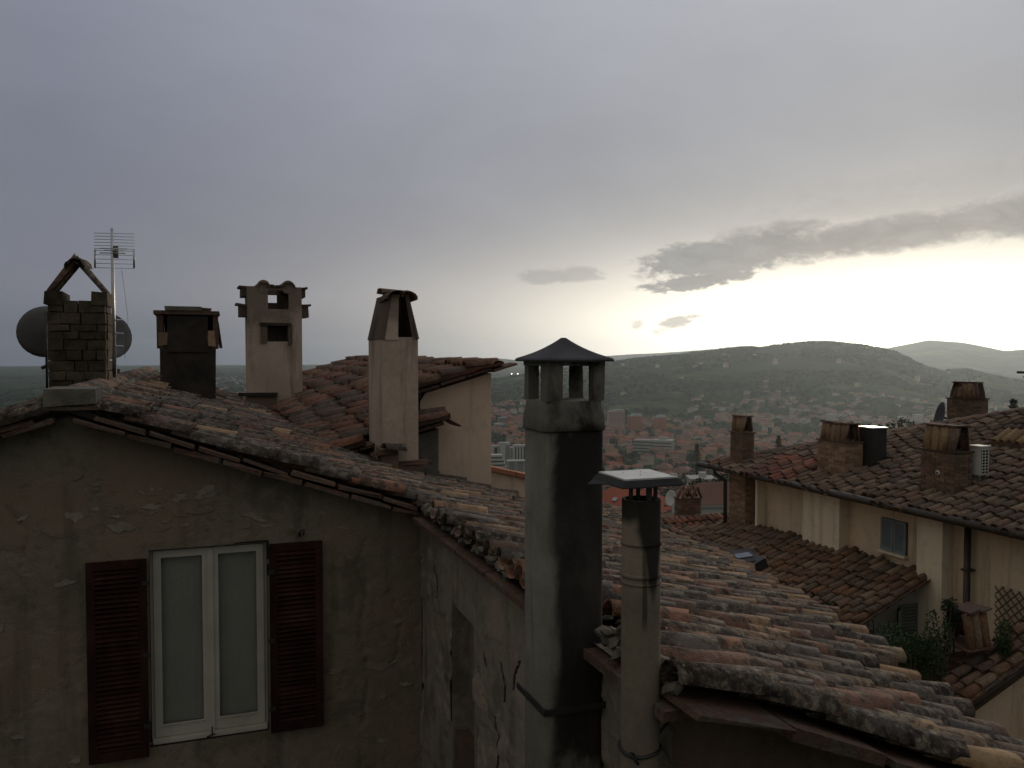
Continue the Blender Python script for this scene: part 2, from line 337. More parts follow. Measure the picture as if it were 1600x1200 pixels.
def streak_mat(name, pale, dark, sooty, amount=.6, lo=.50, hi=.68):
    """rendered chimney with runs of soot down its faces"""
    m, t, p, pos = new_mat(name)
    n1 = t.noise(pos, 2.4, 5, .6, .4); n2 = t.noise(pos, 30, 4, .6); s = t.noise(t.vscale(pos, (3.6, 3.6, .5)), 1.3, 6, .62, .5)
    col = t.ramp(t.step(n1, .3, .7), [(0, pale), (1, dark)])
    col = t.mix(t.m('MULTIPLY', t.step(s, lo, hi), amount), col, sooty)
    sp = t.n('ShaderNodeSeparateXYZ'); t.put(sp.inputs[0], pos); big = t.noise(pos, 2.2, 5, .65, .4)
    col = t.mix(t.m('MULTIPLY', t.step(t.m('ADD', sp.outputs[2], t.m('MULTIPLY', t.m('SUBTRACT', big, .5), 2.2)), -.05, .95), .66), col, (.11, .085, .066))
    col = t.mix(1., col, t.m('ADD', .8, t.m('MULTIPLY', n2, .4)), 'MULTIPLY')
    t.put(p.inputs['Base Color'], col); p.inputs['Roughness'].default_value = .95; p.inputs['Specular IOR Level'].default_value = .06
    bumpit(t, p, t.m('ADD', n1, n2), .4, .012)
    return m
MT['render'] = streak_mat('chimney render', (.52, .415, .335), (.43, .34, .27), (.15, .108, .080), .55)
MT['render_sooty'] = streak_mat('sooty chimney tile', (.17, .125, .095), (.12, .09, .072), (.05, .04, .034), .8)
def flue_mat(name, pale, dark, kind):
    """flue with a soot stain of its own shape on its front"""
    m, t, p, pos = new_mat(name)
    sep = t.n('ShaderNodeSeparateXYZ'); t.put(sep.inputs[0], pos); X, Y, Z = sep.outputs
    n1 = t.noise(pos, 3, 5, .6, .4); n2 = t.noise(pos, 40, 4, .6); w = t.noise(t.vscale(pos, (1, 1, .55)), 4.5, 5, .62, .3)
    wb = t.m('SUBTRACT', w, .5)
    s = t.noise(t.vscale(pos, (14, 14, .9)), 1.2, 4, .6)
    col = t.ramp(t.step(n1, .3, .7), [(0, pale), (1, dark)])
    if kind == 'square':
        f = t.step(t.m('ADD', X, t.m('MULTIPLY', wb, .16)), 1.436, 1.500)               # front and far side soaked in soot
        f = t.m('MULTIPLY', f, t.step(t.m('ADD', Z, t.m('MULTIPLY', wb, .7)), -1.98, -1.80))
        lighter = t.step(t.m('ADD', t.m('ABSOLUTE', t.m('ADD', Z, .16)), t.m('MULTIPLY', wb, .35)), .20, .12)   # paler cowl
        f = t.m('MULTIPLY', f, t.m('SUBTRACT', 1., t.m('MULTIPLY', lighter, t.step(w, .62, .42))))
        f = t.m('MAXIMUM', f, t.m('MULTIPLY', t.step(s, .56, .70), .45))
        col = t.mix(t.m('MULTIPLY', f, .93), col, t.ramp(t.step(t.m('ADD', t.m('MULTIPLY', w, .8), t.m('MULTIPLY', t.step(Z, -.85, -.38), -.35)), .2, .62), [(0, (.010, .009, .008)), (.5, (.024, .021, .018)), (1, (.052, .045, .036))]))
    else:
        cx = t.m('SUBTRACT', X, 1.60)
        tap = t.m('MULTIPLY', t.m('ADD', Z, 1.02), .16)
        f = t.step(t.m('SUBTRACT', t.m('ADD', tap, t.m('MULTIPLY', wb, .06)), t.m('ABSOLUTE', cx)), -.012, .012)
        f = t.m('MULTIPLY', f, t.step(Z, -1.0, -.86))
        f = t.m('MAXIMUM', f, t.m('MULTIPLY', t.step(t.m('ADD', Z, t.m('MULTIPLY', wb, .12)), -.66, -.61), .95))
        drip = t.m('MULTIPLY', t.step(t.m('ADD', t.m('ABSOLUTE', t.m('SUBTRACT', X, 1.565)), t.m('MULTIPLY', wb, .01)), .012, .005), t.step(Z, -1.08, -1.0))
        f = t.m('MAXIMUM', f, t.m('MULTIPLY', drip, .7))
        f = t.m('MAXIMUM', f, t.m('MULTIPLY', t.step(s, .60, .74), .35))
        col = t.mix(t.m('MULTIPLY', f, .93), col, (.018, .016, .014))
    col = t.mix(1., col, t.m('ADD', .8, t.m('MULTIPLY', n2, .4)), 'MULTIPLY')
    t.put(p.inputs['Base Color'], col); p.inputs['Roughness'].default_value = .95; p.inputs['Specular IOR Level'].default_value = .06
    bumpit(t, p, t.m('ADD', n1, n2), .3, .008)
    return m
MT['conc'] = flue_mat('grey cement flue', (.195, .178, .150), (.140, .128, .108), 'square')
MT['pipe'] = flue_mat('ochre cement pipe', (.225, .18, .132), (.17, .142, .11), 'round')
# ---------------------------------------------------------------- setting: terrain
def lerp_tab(tab, x):
    xs, ys = zip(*tab); return np.interp(x, xs, ys)
def px2az(x): return math.degrees(math.atan((x-800)/F_PX))
def prof(pts, D): return [(px2az(x), (552-y)/F_PX*D/math.cos(math.radians(px2az(x)))) for x, y in pts]
BASE = [(0, -9.5), (30, -9.5), (60, -17), (200, -47), (500, -97), (900, -128), (1500, -136), (20000, -136)]
P1 = prof([(560, 640), (680, 612), (765, 596), (820, 586), (900, 574), (960, 566), (1000, 560), (1050, 555), (1100, 550.5), (1150, 545), (1200, 540), (1260, 537), (1300, 538), (1350, 543), (1390, 549), (1420, 559), (1450, 569), (1480, 574), (1510, 573), (1550, 580), (1600, 586), (1700, 588), (1900, 620)], 3200)
P2 = prof([(1320, 565), (1390, 545), (1450, 535.5), (1500, 538), (1570, 549.5), (1620, 546), (1720, 540), (1900, 550), (2200, 575)], 7500)
P3 = prof([(-300, 590), (150, 580), (340, 577), (480, 576), (600, 573), (690, 569), (745, 566), (775, 560), (800, 562), (850, 566), (930, 557), (1000, 553), (1080, 548), (1105, 546), (1160, 552), (1300, 560)], 9000)
def height(az, d):
    """az (deg from view axis), d (m): arrays"""
    az = (az+180) % 360-180
    z = np.interp(d, *zip(*BASE))
    def ridge(P, Rr, wf, wb):
        H = np.interp(az, *zip(*P), left=-136, right=-136)
        k = np.where(d < Rr, np.clip((d-(Rr-wf))/wf, 0, 1), np.clip(1-(d-Rr)/wb, 0, 1))
        return -136+(H+136)*(k*k*(3-2*k))
    z = np.maximum(z, ridge(P1, 3200, 1350, 1200)); z = np.maximum(z, ridge(P2, 7500, 2200, 1500)); z = np.maximum(z, ridge(P3, 9000, 2000, 1500))
    return z
def ground_z(X, Y):
    d = math.hypot(X, Y); az = math.degrees(math.atan2(X, Y))-20
    return float(height(np.array([az]), np.array([d]))[0])
def build_ground():
    azs = np.concatenate([np.arange(-180, -45, 4.5), np.arange(-45, 50, .3), np.arange(50, 180.1, 4.5)]); azs[-1] = 180
    ds = np.concatenate([[0.01, 10, 20, 30, 45], np.geomspace(60, 10400, 110)])
    A, D = np.meshgrid(azs, ds); Z = height(A, D)
    th = np.radians(A+20); X = D*np.sin(th); Y = D*np.cos(th)
    nz = np.array([fbm((x/350, y/350, 0), 1, 4) for x, y in zip(X.ravel(), Y.ravel())]).reshape(X.shape)
    Z = Z+nz*np.clip((Z+134)/60, 0, 1)*7*np.clip((D-1200)/800, 0, 1)
    V = np.stack([X, Y, Z], -1).reshape(-1, 3); n, k = A.shape
    i = np.arange((n-1)*(k-1)); r, c = i//(k-1), i % (k-1); a = r*k+c
    m, t, p, pos = new_mat('valley ground')
    n1 = t.noise(pos, .0045, 5, .6, .8); n2 = t.noise(pos, .02, 4, .6); n3 = t.noise(t.vscale(pos, (1, 1, 4)), .0021, 3, .5)
    col = t.ramp(t.step(n1, .34, .66), [(0, (.022, .036, .020)), (.4, (.034, .052, .026)), (.62, (.06, .085, .038)), (1, (.09, .10, .05))])
    col = t.mix(t.step(n2, .45, .62), col, (.026, .040, .022))
    col = t.mix(t.m('MULTIPLY', t.step(n3, .52, .62), .55), col, (.035, .05, .03))
    t.put(p.inputs['Base Color'], col); p.inputs['Roughness'].default_value = 1; p.inputs['Specular IOR Level'].default_value = 0
    np_mesh('ground', V, np.stack([a, a+k, a+k+1, a+1], -1), m, kind='structure', smooth=True)
build_ground()
# far forest and scrub: blobs nobody could count
def icos():
    g = (1+5**.5)/2
    v = np.array([(-1, g, 0), (1, g, 0), (-1, -g, 0), (1, -g, 0), (0, -1, g), (0, 1, g), (0, -1, -g), (0, 1, -g), (g, 0, -1), (g, 0, 1), (-g, 0, -1), (-g, 0, 1)], float); v /= np.linalg.norm(v[0])
    f = np.array([(0, 11, 5), (0, 5, 1), (0, 1, 7), (0, 7, 10), (0, 10, 11), (1, 5, 9), (5, 11, 4), (11, 10, 2), (10, 7, 6), (7, 1, 8), (3, 9, 4), (3, 4, 2), (3, 2, 6), (3, 6, 8), (3, 8, 9), (4, 9, 5), (2, 4, 11), (6, 2, 10), (8, 6, 7), (9, 8, 1)])
    return v, f
IV, IF = icos()
def blobs(name, C, S, mat):
    n = len(C); V = IV[None]*S[:, None, :]*(1+rng.uniform(-.28, .28, (n, 12, 1)))+C[:, None, :]
    Fq = (IF[None]+(np.arange(n)*12)[:, None, None]).reshape(-1, 3)
    return np_mesh(name, V.reshape(-1, 3), Fq, mat, kind='stuff', smooth=False)
def scatter(n, x0, x1, d0, d1, dens=None):
    az = np.degrees(np.arctan((rng.uniform(x0, x1, n)-800)/F_PX)); d = np.sqrt(rng.uniform(d0*d0, d1*d1, n))
    if dens is not None:
        th = np.radians(az+20); q = np.array([mnoise.noise(Vector((dd*math.sin(a)*dens[0], dd*math.cos(a)*dens[0], 3))) for a, dd in zip(th, d)]); k = q > dens[1]; az, d = az[k], d[k]
    th = np.radians(az+20); return np.stack([d*np.sin(th), d*np.cos(th), height(az, d)], -1)
forest_m = surf('far woodland', [(0, (.018, .030, .018)), (1, (.040, .055, .028))], .006, 1, 0, fine=0, spec=0, rnd=.7)
c1 = scatter(26000, 700, 1700, 2000, 3400, (.0045, .0)); s1 = rng.uniform(5, 11, (len(c1), 1))*np.array([[1, 1, .8]])
c2 = scatter(16000, 600, 1750, 420, 2300, (.008, .0)); s2 = rng.uniform(3, 8, (len(c2), 1))*np.array([[1, 1, .95]])
c4 = scatter(9000, 740, 1500, 480, 1700, (.009, .08)); s4 = rng.uniform(4, 9, (len(c4), 1))*np.array([[1, 1, .9]])
c3 = scatter(4000, -100, 800, 1500, 6000, (.002, .0)); s3 = rng.uniform(6, 14, (len(c3), 1))*np.array([[1.3, 1.3, .6]])
blobs('woodland', np.concatenate([c1, c2, c4, c3]), np.concatenate([s1, s2, s4, s3]), forest_m)
# ---------------------------------------------------------------- setting: haze
def build_haze():
    m = bpy.data.materials.new('haze air'); m.use_nodes = True; t = NT(m.node_tree)
    v = t.n('ShaderNodeVolumePrincipled'); v.inputs['Color'].default_value = (.80, .91, 1, 1); v.inputs['Density'].default_value = .000056; v.inputs['Anisotropy'].default_value = .68
    o = t.n('ShaderNodeOutputMaterial'); t.put(o.inputs['Volume'], v.outputs[0])
    b = MB().lohi((-11000, -11000, -138.5), (11000, 11000, 150)); b.build('haze', m, kind='stuff')
build_haze()
# ---------------------------------------------------------------- roof tiles
def tile_mesh(name, L=.45, w0=.072, w1=.094, h=.92, th=.012, seg=6, jit=.004, mat=None):
    ns = 3; v = []; f = []
    for k in range(2):
        for i in range(ns):
            s = i/(ns-1); w = w0+(w1-w0)*s-(th if k else 0)
            for j in range(seg+1):
                a = math.pi*j/seg
                dx = random.uniform(-jit, jit)*2.2 if i in (0, ns-1) and not k else 0
                v.append((s*L+dx+(.012*math.sin(a*3+L*90) if i == ns-1 else 0), -w*math.cos(a)+random.uniform(-jit, jit)*.4, w*h*math.sin(a)+random.uniform(-jit, jit)*.5))
    st = seg+1; B = ns*st; sm = []
    for i in range(ns-1):
        for j in range(seg):
            a = i*st+j; f.append((a, a+1, a+st+1, a+st)); sm.append(True)
            if i == 0: pass
    for j in range(seg):
        a = B+j; f.append((a, a+2*st, a+2*st+1, a+1)); sm.append(True)
        f.append((j, B+j, B+j+1, j+1)); sm.append(False)
        e = 2*st+j; f.append((e, e+1, B+e+1, B+e)); sm.append(False)
    for j in (0, seg):
        f.append((j, 2*st+j, B+2*st+j, B+j) if j else (j, B+j, B+2*st+j, 2*st+j)); sm.append(False)
    me = bpy.data.meshes.new(name); me.from_pydata(v, [], f); me.polygons.foreach_set('use_smooth', sm)
    at_ = me.attributes.new('along', 'FLOAT', 'POINT'); at_.data.foreach_set('value', [max(0., min(1., q[0]/L)) for q in v])
    import bmesh
    bm = bmesh.new(); bm.from_mesh(me); bmesh.ops.recalc_face_normals(bm, faces=bm.faces); bm.to_mesh(me); bm.free()
    if mat: me.materials.append(mat)
    return me
def variants(mat, n=5, **kw): return [tile_mesh('clay tile', mat=mat, jit=.005, **kw) for _ in range(n)]
TV = {k: variants(MT[k]) for k in ('tile', 'tile_red', 'tile_brown', 'tile_rust', 'tile_mix', 'tile_ochre', 'tile_dark')}
def mesh_arrays(me):
    v = np.empty(len(me.vertices)*3); me.vertices.foreach_get('co', v)
    return v.reshape(-1, 3), [tuple(p.vertices) for p in me.polygons], [p.use_smooth for p in me.polygons]
def join_tiles(name, items, mats, parent, kind='stuff'):
    """items: (variant mesh, Matrix4, material index) merged in one mesh"""
    if not items: return None
    cache = {}; V = []; Fq = []; MI = []; off = 0
    for me, M, mi in items:
        if me not in cache:
            v, f, s = mesh_arrays(me); cache[me] = (v, np.array([q for q in f if len(q) == 4]))
        v, f = cache[me]; A = np.array(M)
        V.append(v @ A[:3, :3].T+A[:3, 3]); Fq.append(f+off); MI.append(np.full(len(f), mi)); off += len(v)
    AL = np.concatenate([cache[me][0][:, 0]/.45 for me, M, mi in items])
    V = np.concatenate(V)-np.array(ORI[parent])
    o = np_mesh(name, V, np.concatenate(Fq), mats, parent, kind, smooth=False, mi=np.concatenate(MI))
    at_ = o.data.attributes.new('along', 'FLOAT', 'POINT'); at_.data.foreach_set('value', AL.astype(np.float32))
    return o
def tile_frame(p, d2, slope, lift=0., yaw=0., tilt=0., sc=(1, 1, 1)):
    d = Vector((d2[0], d2[1], -slope)).normalized(); e = Vector((-d2[1], d2[0], 0)).normalized(); n = d.cross(e)
    if n.z < 0: n = -n; e = -e
    Mr = Matrix((d, e, n)).transposed() @ Matrix.Rotation(yaw, 3, 'Z') @ Matrix.Rotation(tilt, 3, 'Y') @ Matrix.Diagonal(sc)
    M = Mr.to_4x4(); M.translation = Vector(p)+n*lift
    return M
PAN = {}
def pan_mesh(mat):
    if mat not in PAN:
        v = []; f = []; seg = 4
        for i in range(2):
            w = .095-.015*i
            for j in range(seg+1):
                a = math.pi*j/seg; v.append((i*.45, -w*math.cos(a), .05-.055*math.sin(a)))
        for j in range(seg): f.append((j, j+1, seg+1+j+1, seg+1+j))
        me = bpy.data.meshes.new('channel tile'); me.from_pydata(v, [], f); me.materials.append(mat); PAN[mat] = me
    return PAN[mat]
def lay_roof(roof, rows, zf, keys, limit=300, expo=.355, skip=None, pick=None, pitch=.22, chaos=1., endk=None):
    """rows: (start xy, downhill dir xy, horizontal length); zf(x,y) roof height; builds covers (parts) + channels (stuff)"""
    mats = [MT[k] for k in keys]; allt = []; pans = []
    for (x0, y0), d2, Lh in rows:
        e2 = (-d2[1], d2[0]); t = random.uniform(-.05, .05); q = 0; wob = random.uniform(-.012, .012)*chaos
        while t < Lh-.12:
            x, y = x0+d2[0]*t, y0+d2[1]*t
            sl = (zf(x, y)-zf(x+d2[0]*.3, y+d2[1]*.3))/.3
            cs = math.sqrt(1+sl*sl)
            if not (skip and skip(x+d2[0]*.2, y+d2[1]*.2)):
                ki = pick(x, y) if pick else 0
                if endk is not None and t > Lh-.50 and random.random() < .5: ki = endk
                j = random.uniform(-.016, .016)*chaos+wob
                # covers: lower end rests on the next cover, so each one is tilted up a little
                M = tile_frame((x+e2[0]*j, y+e2[1]*j, zf(x, y)), d2, sl, .036+random.uniform(-.004, .007)*chaos, random.gauss(0, .034)*chaos, -.060+random.gauss(0, .015)*chaos, (random.uniform(.97, 1.05), random.uniform(.93, 1.1), random.uniform(.9, 1.12)))
                allt.append((random.choice(TV[keys[ki]]), M, ki))
                h = pitch/2
                px_, py_ = x+e2[0]*h, y+e2[1]*h
                if not (skip and skip(px_+d2[0]*.2, py_+d2[1]*.2)):
                    pans.append((pan_mesh(mats[ki]), tile_frame((px_, py_, zf(px_, py_)), d2, sl, 0, random.gauss(0, .01), -.03), ki))
            t += expo/cs*random.uniform(.93, 1.06)
    def weight(it):
        p = it[1].translation; q = project(p)
        if q is None or not (-60 < q[0] < 1660 and 300 < q[1] < 1260): return 0
        return 1/q[2]
    allt.sort(key=weight, reverse=True)
    near = [a for a in allt[:limit] if weight(a) > 0]; rest = allt[len(near):]
    o0 = ORI[roof]
    for me, M, ki in near:
        o = bpy.data.objects.new('roof_tile', me); COL.objects.link(o); o.parent = roof
        M = M.copy(); M.translation -= o0; o.matrix_local = M; ORI[o] = M.translation+o0
    join_tiles('far_roof_tile', rest, mats, roof)
    join_tiles('channel_tile', pans, mats, roof)
    return allt
def put_tile(parent, key, p, d, n, name='cap_tile', sc=(1, 1, 1)):
    """single barrel tile: p = start, d = axis, n = outward side"""
    d = Vector(d).normalized(); n = Vector(n); n = (n-d*n.dot(d)).normalized(); e = n.cross(d)
    M = Matrix((d, e, n)).transposed() @ Matrix.Diagonal(sc)
    o = bpy.data.objects.new(name, random.choice(TV[key])); COL.objects.link(o); o.parent = parent
    M = M.to_4x4(); M.translation = Vector(p)-ORI[parent]; o.matrix_local = M; ORI[o] = Vector(p)
    return o
# ================================================================ the old house with the gable (stone_house)
VR, ZR, ZC, VC = -.937, -.391, -1.289, 1.712          # ridge position / height, corner height
S1 = (ZR-ZC)/(VC-VR); S2 = .315
def z_old(x, y):
    z = ZR-S1*(x-VR) if x < VC else ZC-S2*(x-VC)
    if x < VR: z = ZR-S1*(VR-x)
    if x > 2.1 and y < 5.5:                            # the corner of the roof has sunk
        k = min(1., (5.5-y)/2.7); z -= .115*(x-2.1)*k*k*(3-2*k)
    return z+.018*mnoise.noise(Vector((x*.9, y*.7, 1.3)))*min(1, max(0, (y-3)/2))
V_E = [(2.4, 4.15), (3.56, 4.2), (5.06, 4.5), (9.4, 6.3), (12.5, 6.8), (15.5, 7.7)]
def v_eave(u): return float(np.interp(u, *zip(*V_E)))
house = thing('stone_house', (0, 7, -9), 'old plastered gable house with a white window and big weathered tile roof', 'house')
def wall_grid(name, org, ax, us, zs, holes, top, disp, nrm, mat, parent):
    """wall sheet with real relief; us along ax, zs up; top(u) clips; disp(u,z) pushes along nrm"""
    us, zs = np.array(us), np.array(zs); nu, nz = len(us), len(zs)
    V = np.empty((nu, nz, 3)); tv = np.array([top(u) for u in us])
    for i, u in enumerate(us):
        for j, z in enumerate(zs):
            zz = min(z, tv[i]); V[i, j] = np.array(org)+np.array(ax)*u+np.array(nrm)*disp(u, zz); V[i, j, 2] = zz
    idx = np.arange(nu*nz).reshape(nu, nz); Fq = []
    for i in range(nu-1):
        uc = (us[i]+us[i+1])/2
        for j in range(nz-1):
            if zs[j] >= max(tv[i], tv[i+1]): continue
            zc = (zs[j]+zs[j+1])/2
            if any(a < uc < b and c < zc < d for a, b, c, d in holes): continue
            Fq.append((idx[i, j], idx[i+1, j], idx[i+1, j+1], idx[i, j+1]))
    V = V.reshape(-1, 3)-np.array(ORI[parent])
    return np_mesh(name, V, np.array(Fq), mat, parent, smooth=True)
def lines(a, b, st, extra): return np.unique(np.round(np.concatenate([np.arange(a, b, st), [b], extra]), 4))
def flake(u, z, seed, th=.10, amt=.014):
    n = fbm((u, z*1.3, seed), .95, 5); m = fbm((u, z, seed+9), 9, 4)
    k = min(1, max(0, (n+.10*m-th-.10)/.035)); k2 = min(1, max(0, (fbm((u+3, z*1.6, seed+4), 1.6, 5)+.12*m-.42)/.03))
    return k*amt-k2*.015+.0022*m+.02*fbm((u, z, seed+2), .6, 2)
WL, WR, WB, WT = -.40, .468, -3.03, -1.50             # window opening
CG = [[(1.25, -1.55), (1.18, -1.75), (1.26, -1.98), (1.2, -2.3), (1.28, -2.7), (1.22, -3.1)], [(-1.35, -1.1), (-1.2, -1.32), (-1.28, -1.6), (-1.15, -1.9)], [(.6, -1.08), (.75, -1.22), (.72, -1.40)], [(1.45, -2.0), (1.55, -2.25), (1.5, -2.6)]]
def crack_g(u, z):
    m = 0; w = .02*fbm((u*3, z*3, 15), 3, 3)
    for pl in CG:
        for (a, b_), (c, d) in zip(pl, pl[1:]):
            L2 = (c-a)**2+(d-b_)**2; tt = max(0, min(1, ((u-a)*(c-a)+(z-b_)*(d-b_))/L2)); m = max(m, 1-math.hypot(u+w-a-tt*(c-a), z-b_-tt*(d-b_))/.016)
    return max(0, m)
wall = wall_grid('wall', (0, 7, 0), (1, 0, 0), lines(-5.2, 1.73, .024, [WL, WR]), lines(-3.9, -.40, .024, [WB, WT]), [(WL, WR, WB, WT)],
                 lambda u: z_old(u, 7)-.07, lambda u, z:   .36*flake(u, z, 1.7)-.025*crack_g(u, z), (0, -1, 0), MT['gable'], house)
# the side wall towards the viewer, with the blind niche and its cracks
NL, NR, NB, NTP = 5.52, 6.08, -3.35, -1.87
CR = [[(4.95, -1.93), (4.88, -2.05), (4.9, -2.16)], [(5.05, -2.3), (5.0, -2.42), (5.03, -2.6), (5.10, -2.72), (5.06, -2.95), (5.0, -3.3), (4.95, -3.7)], [(4.62, -1.80), (4.70, -1.9), (4.74, -2.02)], [(5.3, -1.98), (5.24, -2.06)], [(6.6, -1.7), (6.5, -1.82), (6.52, -1.95)]]
def crack(u, z):
    m = 0
    w = .012*fbm((u*3, z*3, 5), 3, 3)
    for pl in CR:
        for (a, b), (c, d) in zip(pl, pl[1:]):
            L2 = (c-a)**2+(d-b)**2; tt = max(0, min(1, ((u-a)*(c-a)+(z-b)*(d-b))/L2))
            dd = math.hypot(u+w-a-tt*(c-a), z-b-tt*(d-b)); m = max(m, 1-dd/.013)
    return max(0, m)
# the niche ends 1 m lower where the plaster has been patched
side = wall_grid('wall', (1.73, 0, 0), (0, 1, 0), lines(2.86, 6.99, .02, [NL, NR]), lines(-4.2, -1.25, .02, [NB, NTP]), [(NL, NR, NB, NTP)],
                 lambda u: -1.37+.01*math.sin(u*3), lambda u, z: flake(u, z, 8.3, .06, .016)-.03*crack(u, z), (-1, 0, 0), MT['side'], house)
for pl in CR:
    ptsL = []; 
    for (a, e), (c, d) in zip(pl, pl[1:]):
        for k in range(6): tt = k/6; ptsL.append((a+(c-a)*tt+random.uniform(-.012, .012), e+(d-e)*tt))
    ptsL.append(pl[-1]); V_ = []
    for k, (uu, zz) in enumerate(ptsL):
        w_ = random.uniform(.0012, .0042)*math.sin(math.pi*(k+.5)/len(ptsL))+.0006; xx = 1.73-flake(uu, zz, 8.3, .06, .016)
        V_ += [(xx-.004, uu-w_, zz), (xx-.004, uu+w_, zz), (xx+.03, uu-w_, zz), (xx+.03, uu+w_, zz)]
    MB().add(V_, [f_ for k in range(len(ptsL)-1) for f_ in ((4*k, 4*k+1, 4*k+5, 4*k+4), (4*k, 4*k+4, 4*k+6, 4*k+2), (4*k+1, 4*k+3, 4*k+7, 4*k+5))]).build('crack', MT['brown'], side, fix=False)
b = MB(); b.lohi((1.86, NL-.02, NB-.02), (1.90, NR+.02, NTP+.02)); b.build('niche_back', MT['gable'], house)
b = MB(); b.lohi((1.735, NL-.02, NB), (1.86, NL-.001, NTP)).lohi((1.735, NR+.001, NB), (1.86, NR+.02, NTP)).lohi((1.735, NL-.02, NTP+.001), (1.86, NR+.02, NTP+.02)).lohi((1.735, NL-.02, NB-.02), (1.86, NR+.02, NB-.001)); b.build('niche_reveal', MT['side'], house)
b = MB(); b.lohi((1.74, 5.55, -3.34), (1.85, 6.05, -2.83), jit=.015); b.build('niche_infill', MT['brick_dark'], house)
# remaining shell: lower walls, end wall under the near verge, far sides
b = MB()
b.lohi((-5.2, 7.03, -9), (1.73, 7.3, -3.9)).lohi((1.76, 2.9, -9), (2.0, 7.0, -4.2)).lohi((1.9, 7.02, -9), (4.4, 7.25, -2.3))
b.prism([(-5.2, -9), (-5.2, -2.2), (-5.0, -2.2), (-5.0, -9)], 1, 7.3, 20)
b.build('lower_wall', MT['side'], house)
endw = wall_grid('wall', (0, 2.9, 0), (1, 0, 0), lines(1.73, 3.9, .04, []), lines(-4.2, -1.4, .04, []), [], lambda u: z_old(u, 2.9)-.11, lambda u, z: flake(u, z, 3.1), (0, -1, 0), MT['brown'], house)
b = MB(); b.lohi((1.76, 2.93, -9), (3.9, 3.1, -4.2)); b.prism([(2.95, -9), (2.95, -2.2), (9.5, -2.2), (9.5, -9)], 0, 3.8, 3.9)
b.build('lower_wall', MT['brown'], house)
# window
win = MB().lohi((WL-.02, 7.02, WB-.06), (WR+.02, 7.16, WB-.012), jit=.004).build('window', MT['mortar'], house)     # the stone seat of the window
fy = 7.075
f = MB()
for x0, x1, z0, z1 in ((WL, WL+.022, WB, WT), (WR-.022, WR, WB, WT), (WL+.022, WR-.022, WT-.022, WT), (WL+.022, WR-.022, WB, WB+.045)): f.lohi((x0, fy, z0), (x1, fy+.06, z1))
f.build('frame', MT['white_paint'], win)
mid = (WL+WR)/2+.005
for x0, x1 in ((WL+.025, mid-.004), (mid+.004, WR-.025)):
    f = MB(); z0, z1 = WB+.048, WT-.025; w = .056
    for a, c, e, g in ((x0, x0+w, z0, z1), (x1-w, x1, z0, z1), (x0+w, x1-w, z1-w, z1), (x0+w, x1-w, z0, z0+.085)): f.lohi((a, fy-.018, e), (c, fy+.03, g))
    f.lohi((x0+w-.012, fy-.026, z0+.085), (x1-w+.012, fy-.0185, z0+.098))
    f.build('sash', MT['white_paint'], win)
    MB().lohi((x0+w-.004, fy+.004, z0+.081), (x1-w+.004, fy+.010, z1-w+.004)).build('pane', MT['glass'], win)
    cv = MB(); n = 24; pts = []
    xs = np.linspace(x0+w-.01, x1-w+.01, n); cv.add([(x, fy+.055+.0015*math.sin(i*1.7+.4*math.sin(i)), z) for i, x in enumerate(xs) for z in (z0+.06, z1-.02)], [(2*i, 2*i+2, 2*i+3, 2*i+1) for i in range(n-1)], smooth=True)
    cv.build('curtain', MT['curtain'], win, fix=False)
f = MB(); f.lohi((mid-.022, fy-.03, WB+.03), (mid+.022, fy-.0185, WT-.03)); f.build('cover_strip', MT['white_paint'], win)
f = MB(); f.lohi((WL+.01, fy-.05, WB+.006), (WR-.01, fy-.001, WB+.03)); f.lohi((WL+.01, fy-.032, WB+.03), (WR-.01, fy-.002, WB+.044)); f.build('drip_rail', MT['white_paint'], win)
f = MB(); f.tube([(mid, fy-.06, WB+.09), (mid, fy-.065, WB+.03)], .006, 6); f.tube([(mid-.04, fy-.075, WB+.02), (mid+.02, fy-.07, WB+.035)], .007, 6); f.build('catch', MT['iron'], win)
f = MB()
for x0, x1, z0, z1 in ((WL-.012, WL, WB, WT), (WR, WR+.012, WB, WT), (WL-.012, WR+.012, WT, WT+.012)): f.lohi((x0, 7.0, z0), (x1, 7.14, z1))
f.lohi((WL-.1, 7.17, WB-.1), (WR+.1, 7.19, WT+.1)); f.build('reveal', MT['dark_hole'], win)
